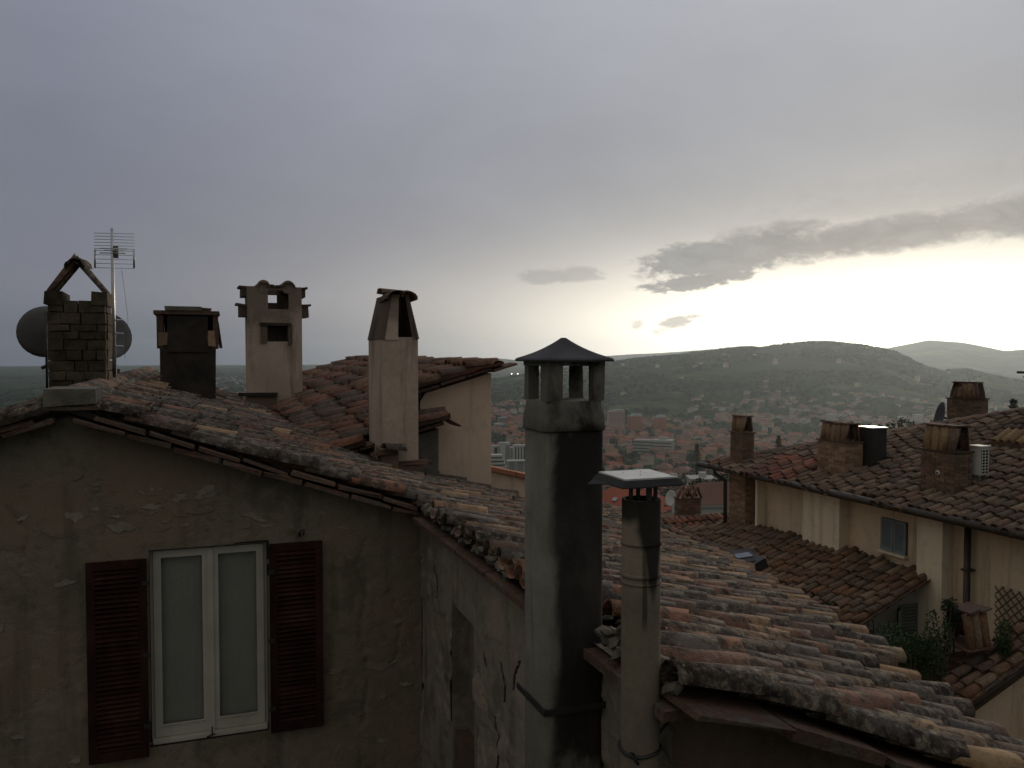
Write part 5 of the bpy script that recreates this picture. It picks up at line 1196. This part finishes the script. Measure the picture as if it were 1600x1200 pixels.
for i in range(18): put_tile(roof_m, 'tile', (q0.x-3.2+.4*i, q0.y+1.05, z_m(0, q0.y+1.05)+.03), (1, 0, 0), (0, 0, 1), 'ridge_tile', (1, 1.2, .9))
MB().lohi((q0.x-3, q0.y-.4, -12), (q1.x+1.1, q0.y+4.6, q0.z-.35)).build('wall', MT['brown'], hm)
pa = at(1075, 799, 27.5)
cm = brick_stack(hm, pa.x-.36, pa.x+.36, pa.y-.2, pa.y+.25, pa.z-.5, at(1075, 778, 27.5).z, 'brick_dark', 'dark red brick chimney whose tiles form two small gables')
for k in range(2):
    xc = pa.x-.18+.36*k; zc = at(1075, 778, 27.5).z
    for s in (-1, 1): put_tile(cm, 'tile_rust', (xc+s*.17, pa.y-.22, zc+.02), (-s*.15, 0, .32), (s, 0, .3), sc=(.8, .9, .6)); put_tile(cm, 'tile_rust', (xc+s*.17, pa.y+.05, zc+.02), (-s*.15, 0, .32), (s, 0, .3), sc=(.8, .9, .6))
dish('satellite_dish', tuple(at(1050, 779, 31)), .30, (-.98, -.12, .2), 'small white satellite dish by the dark red twin gabled chimney', mat=MT['ac'])
# ================================================================ valley town
TM = dict(
    cream=surf('cream town wall', [(0, (.42, .345, .255)), (1, (.49, .41, .31))], .05, bump=0, fine=.1), pink=surf('pink town wall', [(0, (.36, .23, .18)), (1, (.43, .29, .23))], .05, bump=0, fine=.1),
    white=surf('white town wall', [(0, (.42, .41, .38)), (1, (.50, .49, .46))], .05, bump=0, fine=.1), brickred=surf('red brick town wall', [(0, (.36, .12, .075)), (1, (.44, .155, .095))], .05, bump=0, fine=.1),
    ochre=surf('ochre town wall', [(0, (.46, .29, .14)), (1, (.53, .34, .18))], .05, bump=0, fine=.1), grey=surf('grey town wall', [(0, (.20, .20, .20)), (1, (.26, .26, .255))], .05, bump=0, fine=.1),
    roof=surf('town clay roof', [(0, (.215, .092, .062)), (1, (.28, .13, .085))], .12, bump=0, fine=.15), roofb=surf('town brown roof', [(0, (.14, .075, .058)), (1, (.19, .105, .08))], .12, bump=0, fine=.15),
    roofr=surf('town red roof', [(0, (.25, .075, .05)), (1, (.31, .10, .065))], .12, bump=0, fine=.15), flat=surf('pale flat roof', [(0, (.32, .32, .31)), (1, (.40, .40, .385))], .1, bump=0, fine=.1),
    dark=surf('town window dark', [(0, (.03, .032, .035)), (1, (.045, .045, .05))], .2, .3, 0, fine=0, spec=.5))
def house_mb(b, w, d, h, kind, rise=.46, cx=0, cy=0, z0=0, wm=0, rm=1, dm=2, over=.6, win=True):
    b.lohi((cx-w/2, cy-d/2, z0-14), (cx+w/2, cy+d/2, z0+h), wm)
    if kind == 'flat':
        b.lohi((cx-w/2-.25, cy-d/2-.25, z0+h+.002), (cx+w/2+.25, cy+d/2+.25, z0+h+.7), rm)
    else:
        e = over; x0, x1, y0, y1 = cx-w/2-e, cx+w/2+e, cy-d/2-e, cy+d/2+e; zt = z0+h+.01; r_ = min(w, d)/2*rise+e*rise
        k = min(w, d)/2*.95 if kind == 'hip' else 0
        if w >= d: vs = [(x0, y0, zt), (x1, y0, zt), (x1, y1, zt), (x0, y1, zt), (x0+k, cy, zt+r_), (x1-k, cy, zt+r_)]; fs = [(0, 1, 5, 4), (2, 3, 4, 5), (1, 2, 5), (3, 0, 4), (3, 2, 1, 0)]
        else: vs = [(x0, y0, zt), (x1, y0, zt), (x1, y1, zt), (x0, y1, zt), (cx, y0+k, zt+r_), (cx, y1-k, zt+r_)]; fs = [(0, 1, 4), (1, 2, 5, 4), (2, 3, 5), (3, 0, 4, 5), (3, 2, 1, 0)]
        b.add(vs, fs, rm)
    if win:
        fl_ = max(1, int(h/3.1))
        for s in range(fl_):
            z = z0+h-1.0-3.0*s
            for ax, L, o in (('x', w, d), ('y', d, w)):
                n = max(1, int(L/3.2))
                for i in range(n):
                    t = -L/2+L*(i+.5)/n
                    for sg in (-1, 1):
                        if ax == 'x': b.box((cx+t, cy+sg*(o/2+.02), z-.75), (1.1, .12, 1.5), None, dm)
                        else: b.box((cx+sg*(o/2+.02), cy+t, z-.75), (.12, 1.1, 1.5), None, dm)
PROTO = []
for (w, d, h, kind, wm, rm, lab) in ((11, 9, 7, 'hip', 'cream', 'roof', 'small cream hipped house'), (13, 10, 6, 'gable', 'cream', 'roofb', 'brown gabled cream house'), (10, 9, 9, 'hip', 'pink', 'roof', 'pinkish three storey house'), (18, 11, 11, 'hip', 'pink', 'roofb', 'long pinkish apartment house'),
                                     (20, 12, 12, 'gable', 'ochre', 'roof', 'long ochre gabled house'), (14, 12, 15, 'flat', 'white', 'flat', 'white flat roofed block'), (16, 11, 9, 'hip', 'brickred', 'roof', 'red brick hipped house'), (22, 12, 10, 'flat', 'grey', 'flat', 'long grey flat block'), (9, 8, 6, 'gable', 'white', 'roof', 'small white gabled house'), (12, 10, 8, 'hip', 'ochre', 'roofr', 'ochre house under bright red roof')):
    b = MB(); house_mb(b, w, d, h, kind); PROTO.append((b, [TM[wm], TM[rm], TM['dark']], lab, max(w, d)))
PME = []
for b, ms, lab, rad in PROTO: o = b.build('town_house', ms); PME.append((o.data, lab, rad)); bpy.data.objects.remove(o)
LMK = [(1022, 697, 'the banded office block'), (992, 661, 'the tall red apartment block'), (1031, 662, 'the second red apartment block'), (962, 655, 'the pale stepped block'), (798, 712, 'the white tower blocks'), (1165, 680, 'the narrow brick chimney'), (1310, 690, 'the broad brick chimney'), (1511, 630, 'the tapered brick chimney'), (1092, 742, 'the pale flat block'), (1215, 690, 'the town conifer'), (1400, 655, 'the round dark tree'), (885, 600, 'the slotted cowl'), (1585, 628, 'the lone conifer'), (1475, 648, 'the edge-on satellite dish'), (430, 560, 'the wide pale chimney'), (292, 560, 'the soot black chimney'), (575, 540, 'the slim pale chimney'), (1270, 533, 'the hill top'), (1340, 535, 'the hill top'), (985, 770, 'the rain plate')]
def where(p):
    q = project(p)
    if q is None: return ''
    x, y, _ = q; bx = min(LMK, key=lambda m: (m[0]-x)**2+(1.6*(m[1]-y))**2); dx, dy = x-bx[0], y-bx[1]
    far = 'well ' if math.hypot(dx, dy) > 70 else ''
    if abs(dy) > .8*abs(dx): return far+('above ' if dy < 0 else 'below ')+bx[2]
    return far+('left of ' if dx < 0 else 'right of ')+bx[2]
ZT = {'between the beige house and the square flue': 'in the gap', 'in the valley town beyond the flues': 'in town', 'at the foot of the wooded hill': 'at the hill foot', 'scattered on the wooded hill': 'on the hill', 'far off on the blue plain': 'on the plain', 'just below the hill town': 'on the near slope'}
placed = []
def town(n, x0, x1, d0, d1, kinds, mind=15, zone='in the valley town', slope_ok=True):
    k = 0; tries = 0
    while k < n and tries < n*30:
        tries += 1; x = random.uniform(x0, x1); d = math.sqrt(random.uniform(d0*d0, d1*d1)); az = R(px2az(x)+20); X, Y = d*math.sin(az), d*math.cos(az)
        me, lab, rad = PME[random.choice(kinds)]
        if any((X-a)**2+(Y-c)**2 < (mind+rr)**2*.45 for a, c, rr in placed): continue
        placed.append((X, Y, rad)); o = link('town_house', me, None, (X, Y, ground_z(X, Y)))
        o.rotation_euler = (0, 0, random.choice((0, R(90)))+random.gauss(R(15+10*math.sin(X/300)), R(9))); s = random.uniform(.8, 1.1); o.scale = (s, s, s*random.uniform(.9, 1.15))
        tag(o, f'{lab} {ZT[zone]} {where((X, Y, o.location.z+5))}', 'house', 'houses '+zone); k += 1
reserved = [at(x, y, d) for x, y, d in ((1000, 700, 1080), (1022, 700, 1080), (1045, 700, 1080), (990, 670, 1430), (1032, 670, 1450), (775, 720, 870), (806, 720, 870), (776, 720, 770), (806, 720, 770), (990, 780, 150), (1110, 770, 120), (960, 660, 1500))]
for p in reserved: placed.append((p.x, p.y, 34))
allk = list(range(10))
town(40, 762, 832, 480, 1750, [0, 1, 2, 3, 3, 4, 6, 7], 8, 'between the beige house and the square flue')
town(128, 930, 1330, 520, 1500, [0, 1, 2, 3, 4, 6, 6, 9, 2, 3], 8, 'in the valley town beyond the flues')
town(60, 1080, 1620, 1500, 2250, [0, 1, 2, 8, 3, 5, 8, 0], 9, 'at the foot of the wooded hill')
town(18, 960, 1600, 2200, 3000, [0, 0, 1, 8], 24, 'scattered on the wooded hill')
town(26, 330, 540, 2600, 4800, [5, 8, 7, 0], 20, 'far off on the blue plain')
town(18, 1040, 1180, 170, 430, [0, 1, 2, 9, 3], 7, 'just below the hill town')
# past the 300 largest, the rest of the town as one mass
b = MB(); cnt = 0; tries = 0
while cnt < 620 and tries < 20000:
    tries += 1; zn = random.random()
    x0_, x1_, da, db = ((762, 832, 600, 2300), (930, 1340, 650, 1700), (1080, 1640, 1450, 2250), (300, 560, 2500, 5200))[0 if zn < .14 else 1 if zn < .45 else 2 if zn < .88 else 3]
    d = math.sqrt(random.uniform(da*da, db*db)); az = R(px2az(random.uniform(x0_, x1_))+20); X, Y = d*math.sin(az), d*math.cos(az)
    if zn < .9 and mnoise.noise(Vector((X*.006, Y*.006, 8))) < -.12: continue
    if any((X-a)**2+(Y-c)**2 < (7+rr)**2*.5 for a, c, rr in placed): continue
    placed.append((X, Y, 9)); cnt += 1
    hb_ = MB(); house_mb(hb_, random.uniform(9, 17), random.uniform(8, 11), random.uniform(5, 10), random.choice(('hip', 'gable', 'hip')), win=False, wm=random.choice((0, 1, 1, 2, 3) if zn < .45 else (0, 2, 2, 0)), rm=random.choice((4, 4, 5, 6) if zn < .45 else (5, 5, 4)))
    rt_ = Matrix.Rotation(random.choice((0, R(90)))+random.gauss(R(15+10*math.sin(X/300)), R(9)), 3, 'Z'); put_c = Vector((X, Y, ground_z(X, Y)))
    hb_.v = [tuple(rt_ @ Vector(p)+put_c) for p in hb_.v]; o_ = len(b.v); b.v += hb_.v; b.f += [tuple(i+o_ for i in f) for f in hb_.f]; b.mi += hb_.mi; b.sm += hb_.sm
b.build('far_town', [TM['cream'], TM['pink'], TM['white'], TM['ochre'], TM['roof'], TM['roofb'], TM['roofr']], kind='stuff')
# landmarks of the town, built one by one
def lm(name, x, d, label, cat='building', rot=0):
    p = at(x, 700, d); g = ground_z(p.x, p.y); t_ = thing(name, (p.x, p.y, g), label, cat); return t_, Vector((p.x, p.y, g))
def face_rot(x, extra=0): return Matrix.Rotation(-R(px2az(x)+20)+R(extra), 3, 'Z')
def put(b, c, rot):
    b.v = [tuple(rot @ Vector(p)+c) for p in b.v]; return b
def purge(m):
    used = sorted({i for f in m.f for i in f}); k = {i: n for n, i in enumerate(used)}
    m.v = [m.v[i] for i in used]; m.f = [tuple(k[i] for i in f) for f in m.f]; return m
def ztop(x, y, d): return at(x, y, d).z
# banded office block
t_, c = lm('office_building', 1022, 1080, 'long office block with pale horizontal bands among dark trees'); rot = face_rot(1022, -14); H = ztop(1022, 685, 1080)-c.z
put(MB().lohi((-25, -8, 0), (-1.5, 8, H-3)).lohi((-1, -8, 0), (24, 10, H-2)), c, rot).build('body', TM['grey'], t_)
for k in range(6):
    z = H-3.2-4.0*k
    put(MB().lohi((-25.5, -8.6, z), (-1.5, -8.02, z+1.6)), c, rot).build('band', TM['flat'], t_)
    put(MB().lohi((-.6, -8.7, z-.8), (24.5, -8.02, z+.8)), c, rot).build('band', TM['flat'], t_)
    put(MB().lohi((-25, -8.1, z-2.3), (24, -8.01, z-.81)), c, rot).build('window_strip', TM['dark'], t_)
put(MB().lohi((-25.6, -8.5, H-2.99), (-1.2, 8.4, H-2.2)), c, rot).build('roof', TM['flat'], t_); put(MB().lohi((-1.2, -8.6, H-1.99), (24.6, 10.4, H-1.2)), c, rot).build('roof', TM['flat'], t_)
put(MB().lohi((6, 0, H-1.19), (16, 6, H+2)), c, rot).build('roof_hut', TM['flat'], t_)
# red apartment towers
for x, d, w, yt, lab in ((992, 1430, 21, 650, 'tall red apartment block with ochre balcony strips and pale roof edge'), (1031, 1460, 17, 652, 'second red apartment block, plainer and half hidden by trees')):
    t_, c = lm('apartment_block', x, d, lab); rot = face_rot(x, 28); H = ztop(x, yt, d)-c.z
    put(MB().lohi((-w/2, -7, 0), (w/2, 7, H)), c, rot).build('body', TM['brickred'], t_)
    put(MB().lohi((-w/2-.6, -7.6, H+.01), (w/2+.6, 7.6, H+1.2)), c, rot).build('roof', TM['flat'], t_); put(MB().lohi((-w/4, -4, H+1.21), (w/2, 5, H+4)), c, rot).build('roof_hut', TM['flat'], t_)
    for k in range(3): put(MB().lohi((w/2+.01, -5.5+4*k, 2), (w/2+.9, -3.2+4*k, H-1.5)), c, rot).build('balcony_strip', TM['ochre'], t_)
    for r_ in range(int(H/3.1)):
        for k in range(4): put(MB().lohi((-w/2+w*(k+.3)/4, -7.06, H-2.6-3.1*r_), (-w/2+w*(k+.7)/4, -7.005, H-1.2-3.1*r_)), c, rot).build('window', TM['dark'], t_)
t_, c = lm('apartment_block', 962, 1500, 'pale stepped apartment block behind the square flue edge'); rot = face_rot(962, 20); H = ztop(962, 641, 1500)-c.z
for k, (a, e, hh_) in enumerate(((-14, -2, H-2), (-1.9, 14, H))): put(MB().lohi((a, -7, 0), (e, 7, hh_)), c, rot).build('body', TM['pink'], t_); put(MB().lohi((a-.4, -7.5, hh_+.01), (e+.0, 7.5, hh_+1)), c, rot).build('roof', TM['flat'], t_)
for r_ in range(6):
    for k in range(7): put(MB().lohi((-13+3.9*k, -7.06, H-6-3.2*r_), (-11.2+3.9*k, -7.005, H-4.4-3.2*r_)), c, rot).build('window', TM['dark'], t_)
# pale towers in the gap
for x, d, w, yt, st, lab in ((773, 880, 7.0, 697, 1, 'narrow white tower block at the corner of the beige house'), (788, 880, 11, 692, 0, 'broad white tower block with plain walls'), (811, 870, 12, 696, 4, 'white tower block with dark vertical strips')):
    t_, c = lm('tower_block', x, d, lab); rot = face_rot(x, 12); H = ztop(x, yt, d)-c.z
    put(MB().lohi((-w/2, -4, 0), (w/2, 4, H)), c, rot).build('body', TM['white'], t_); put(MB().lohi((-w/2-.2, -4.2, H+.01), (w/2+.2, 4.2, H+.6)), c, rot).build('roof', TM['flat'], t_)
    for k in range(st): put(MB().lohi((-w/2+w*(k+.32)/st, -4.05, 2), (-w/2+w*(k+.78)/st, -4.005, H-1.0)), c, rot).build('window_strip', TM['dark'], t_)
    put(MB().lohi((w/2+.005, -2.4, 2), (w/2+.06, 2.4, H-.8)), c, rot).build('window_strip', TM['dark'], t_)
    if not st: put(MB().lohi((.3, -4.06, 2), (w/2-.5, -4.005, H-2)), c, rot).build('window_strip', TM['grey'], t_)
t_, c = lm('shop_building', 776, 790, 'low white building with stacked parapet bands below the tower blocks'); rot = face_rot(776, 8); H = ztop(776, 710, 790)-c.z
for k in range(4): put(MB().lohi((-7, -5-.6*k, H-3.4*(k+1)+1.6), (5+1.2*k, 5, H-3.4*k)), c, rot).build('parapet', TM['white'], t_); put(MB().lohi((-6.9, -4.9-.6*k, H-3.4*(k+1)), (4.8+1.2*k, 5, H-3.4*(k+1)+1.59)), c, rot).build('window_strip', TM['dark'], t_)
put(MB().lohi((-6, -4, -2), (8, 5, H-13.7)), c, rot).build('body', TM['grey'], t_)
t_, c = lm('portal_building', 808, 770, 'grey building with a white frame of posts and beams'); rot = face_rot(808, 8); H = ztop(808, 719, 770)-c.z
put(MB().lohi((-9, -3, 0), (9, 5, H-1)), c, rot).build('body', TM['grey'], t_); put(MB().lohi((-9.5, -4, H-.99), (9.5, 5.3, H)), c, rot).build('roof', TM['flat'], t_)
for k in (-9, -2.6, -.9, 5.4, 7.2): put(MB().lohi((k, -4, 0), (k+.6, -3.2, H-1)), c, rot).build('post', TM['white'], t_)
# near town roofs seen under the rain plate
t_, c = lm('red_roofed_house', 985, 150, 'house under a wide bright red roof with skylights', 'house'); rot = face_rot(985, -24); ze = ztop(985, 788, 150); 
b = MB(); house_mb(b, 15, 9, ze-c.z, 'hip', .55, win=False, over=.5); put(b, c, rot); b.f2 = None
wl = MB(); wl.v = b.v; wl.f = [f for f, m in zip(b.f, b.mi) if m == 0]; wl.mi = [0]*len(wl.f); wl.sm = [False]*len(wl.f); purge(wl).build('wall', TM['cream'], t_)
rf = MB(); rf.v = b.v; rf.f = [f for f, m in zip(b.f, b.mi) if m == 1]; rf.mi = [0]*len(rf.f); rf.sm = [False]*len(rf.f); purge(rf).build('roof', TM['roofr'], t_)
for k in (-5, -1.5, 2.5): put(MB().box((k, -3.2, ze-c.z+1.25), (.8, .9, .12), Matrix.Rotation(R(29), 3, 'X')), c, rot).build('skylight', TM['flat'], t_)
t_, c = lm('white_house', 1122, 118, 'white walled house with a broad brown roof beside the brick pier', 'house'); rot = face_rot(1122, 18); ze = ztop(1118, 781, 118)
b = MB(); house_mb(b, 11, 7.5, ze-c.z, 'hip', .62, win=False, over=.35); put(b, c, rot)
wl = MB(); wl.v = b.v; wl.f = [f for f, m in zip(b.f, b.mi) if m == 0]; wl.mi = [0]*len(wl.f); wl.sm = [False]*len(wl.f); purge(wl).build('wall', TM['white'], t_)
rf = MB(); rf.v = b.v; rf.f = [f for f, m in zip(b.f, b.mi) if m == 1]; rf.mi = [0]*len(rf.f); rf.sm = [False]*len(rf.f); purge(rf).build('roof', TM['roofb'], t_)
put(MB().lohi((-5.9, -4.15, ze-c.z-.28), (5.9, -3.86, ze-c.z-.05)), c, rot).build('gutter', TM['flat'], t_)
for k in (-3.4, 0, 2.9): put(MB().lohi((k, -3.81, ze-c.z-2.9), (k+1.4, -3.752, ze-c.z-1.6)), c, rot).build('window', TM['dark'], t_)
for k in (1.5, 3.0): put(MB().lohi((k, -2.2, ze-c.z+.6), (k+.3, -1.9, ze-c.z+1.5)), c, rot).build('roof_vent', TM['flat'], t_)
t_, c = lm('pale_flat_block', 1096, 165, 'pale flat roofed block with chimney pots above the brown roof'); rot = face_rot(1096, 10); ze = ztop(1096, 748, 165)
put(MB().lohi((-2.4, -2.4, -2), (2.4, 2.4, ze-c.z)), c, rot).build('wall', TM['cream'], t_); put(MB().lohi((-2.6, -2.6, ze-c.z+.01), (2.6, 2.6, ze-c.z+.35)), c, rot).build('roof', TM['flat'], t_)
put(MB().lohi((-.4, -.5, ze-c.z+.36), (.9, .6, ze-c.z+1.3)), c, rot).build('roof_hut', TM['white'], t_)
# trees that can be told apart
def tree_meshes(n=4):
    out = []
    for k in range(n):
        g = np.random.default_rng(100+k); V = []
        for _ in range(11):
            c = g.normal(size=3)*np.array((1.5, 1.5, 1.3))+np.array((0, 0, 4.4)); c[2] = max(1.5, min(6.6, c[2])); V.append(leaf_cloud(230, c, (1.6, 1.6, 1.3), .22, .2, 500+k*20+_))
        out.append(np.concatenate(V))
    return out
def mk_mesh(name, V, mat):
    me = bpy.data.meshes.new(name); me.from_pydata(V.tolist(), [], np.arange(len(V)).reshape(-1, 4).tolist()); me.materials.append(mat); return me
CR_ = [mk_mesh('tree crown', V, MT['leaf_dark']) for V in tree_meshes()]
g = np.random.default_rng(77); V = []
for k in range(11): V.append(leaf_cloud(120, (0, 0, 1.6+.72*k), (2.0*(1-k/12.5), 2.0*(1-k/12.5), .42), .2, -.2, 900+k))
CONE = mk_mesh('conifer crown', np.concatenate(V), MT['leaf_dark'])
b = MB(); b.tube([(0, 0, -3), (0, 0, 2.5), (.2, 0, 5)], [.28, .2, .1], 6); o = b.build('trunk', MT['bark']); TRK = o.data; TRKC = o.location.copy(); bpy.data.objects.remove(o)
def tree(x, y_top, d, h, label, kind='broad', group=None, onground=True):
    p = at(x, y_top, d)
    if onground: p.z = ground_z(p.x, p.y)+h
    z0 = p.z-h; sz = (h if not onground else max(4, p.z-z0))/(8.0 if kind == 'broad' else 9.8)
    t_ = thing('tree' if kind == 'broad' else 'conifer', (p.x, p.y, z0), label, 'tree', group); t_.rotation_euler = (0, 0, random.uniform(0, 6.28))
    w = min(sz, h/8.0)
    o = link('crown', CONE if kind != 'broad' else random.choice(CR_), t_, t_.location); o.scale = (w*1.1, w*1.1, w); o.location = (0, 0, (p.z-z0)-w*(8.0 if kind == 'broad' else 9.8))
    o = link('trunk', TRK, t_, t_.location); o.location = Vector((0, 0, (p.z-z0)-w*8)) + TRKC*w; o.scale = (w, w, w*1.2)
    return t_
for x, y, d, h, kd, lab in ((1405, 647, 90, 9, 'broad', 'round dark tree behind the hip of the hipped roof'), (1427, 652, 95, 8, 'broad', 'lower dark tree beside the round one behind the hip'), (1584, 617, 150, 12, 'con', 'lone dark conifer above the hipped roof'), (1217, 676, 330, 16, 'con', 'dark conifer among the houses beyond the narrow brick chimney'),
                            (1114, 736, 150, 10, 'broad', 'dark tree under the eave corner of the hipped house'), (1127, 744, 145, 8, 'broad', 'small tree below the eave next to the downpipe'), (1089, 690, 420, 17, 'con', 'dark pointed conifer above the pale flat block')):
    tree(x, y, d, h, lab, kd, None, False)
sp = [(random.uniform(945, 1110), random.uniform(655, 745)) for _ in range(64)]
for x, y in sp:
    d = float(np.interp(y, [640, 700, 745], [1150, 640, 360]))*random.uniform(.94, 1.06)
    az_ = R(px2az(x)+20); X_, Y_ = d*math.sin(az_), d*math.cos(az_)
    tree(x, y, d, random.uniform(10, 16), 'dark leafy tree '+where((X_, Y_, ground_z(X_, Y_)+7)), 'broad', 'trees among the town houses', True)
# two floodlights on the far rise, lit at dusk
em = bpy.data.materials.new('lit lamp'); em.use_nodes = True; t = NT(em.node_tree); e_ = t.n('ShaderNodeEmission'); e_.inputs[0].default_value = (1, .95, .85, 1); e_.inputs[1].default_value = 5; o_ = t.n('ShaderNodeOutputMaterial'); t.put(o_.inputs[0], e_.outputs[0])
for x, lab in ((799.5, 'bright floodlight on the far rise beside its twin'), (809, 'second bright floodlight just along the rise')):
    p = at(x, 584, 3100); t_ = thing('floodlight', (p.x, p.y, p.z-14), lab, 'lamp'); MB().tube([(p.x, p.y, p.z-14), (p.x, p.y, p.z)], .4, 5).build('pole', MT['iron'], t_)
    MB().lathe((p.x, p.y, p.z), [(.01, -2.0), (1.8, -1), (2.2, 0), (1.8, 1), (.01, 2.0)], 8).build('lamp', em, t_)
for p in placed[:0]: pass
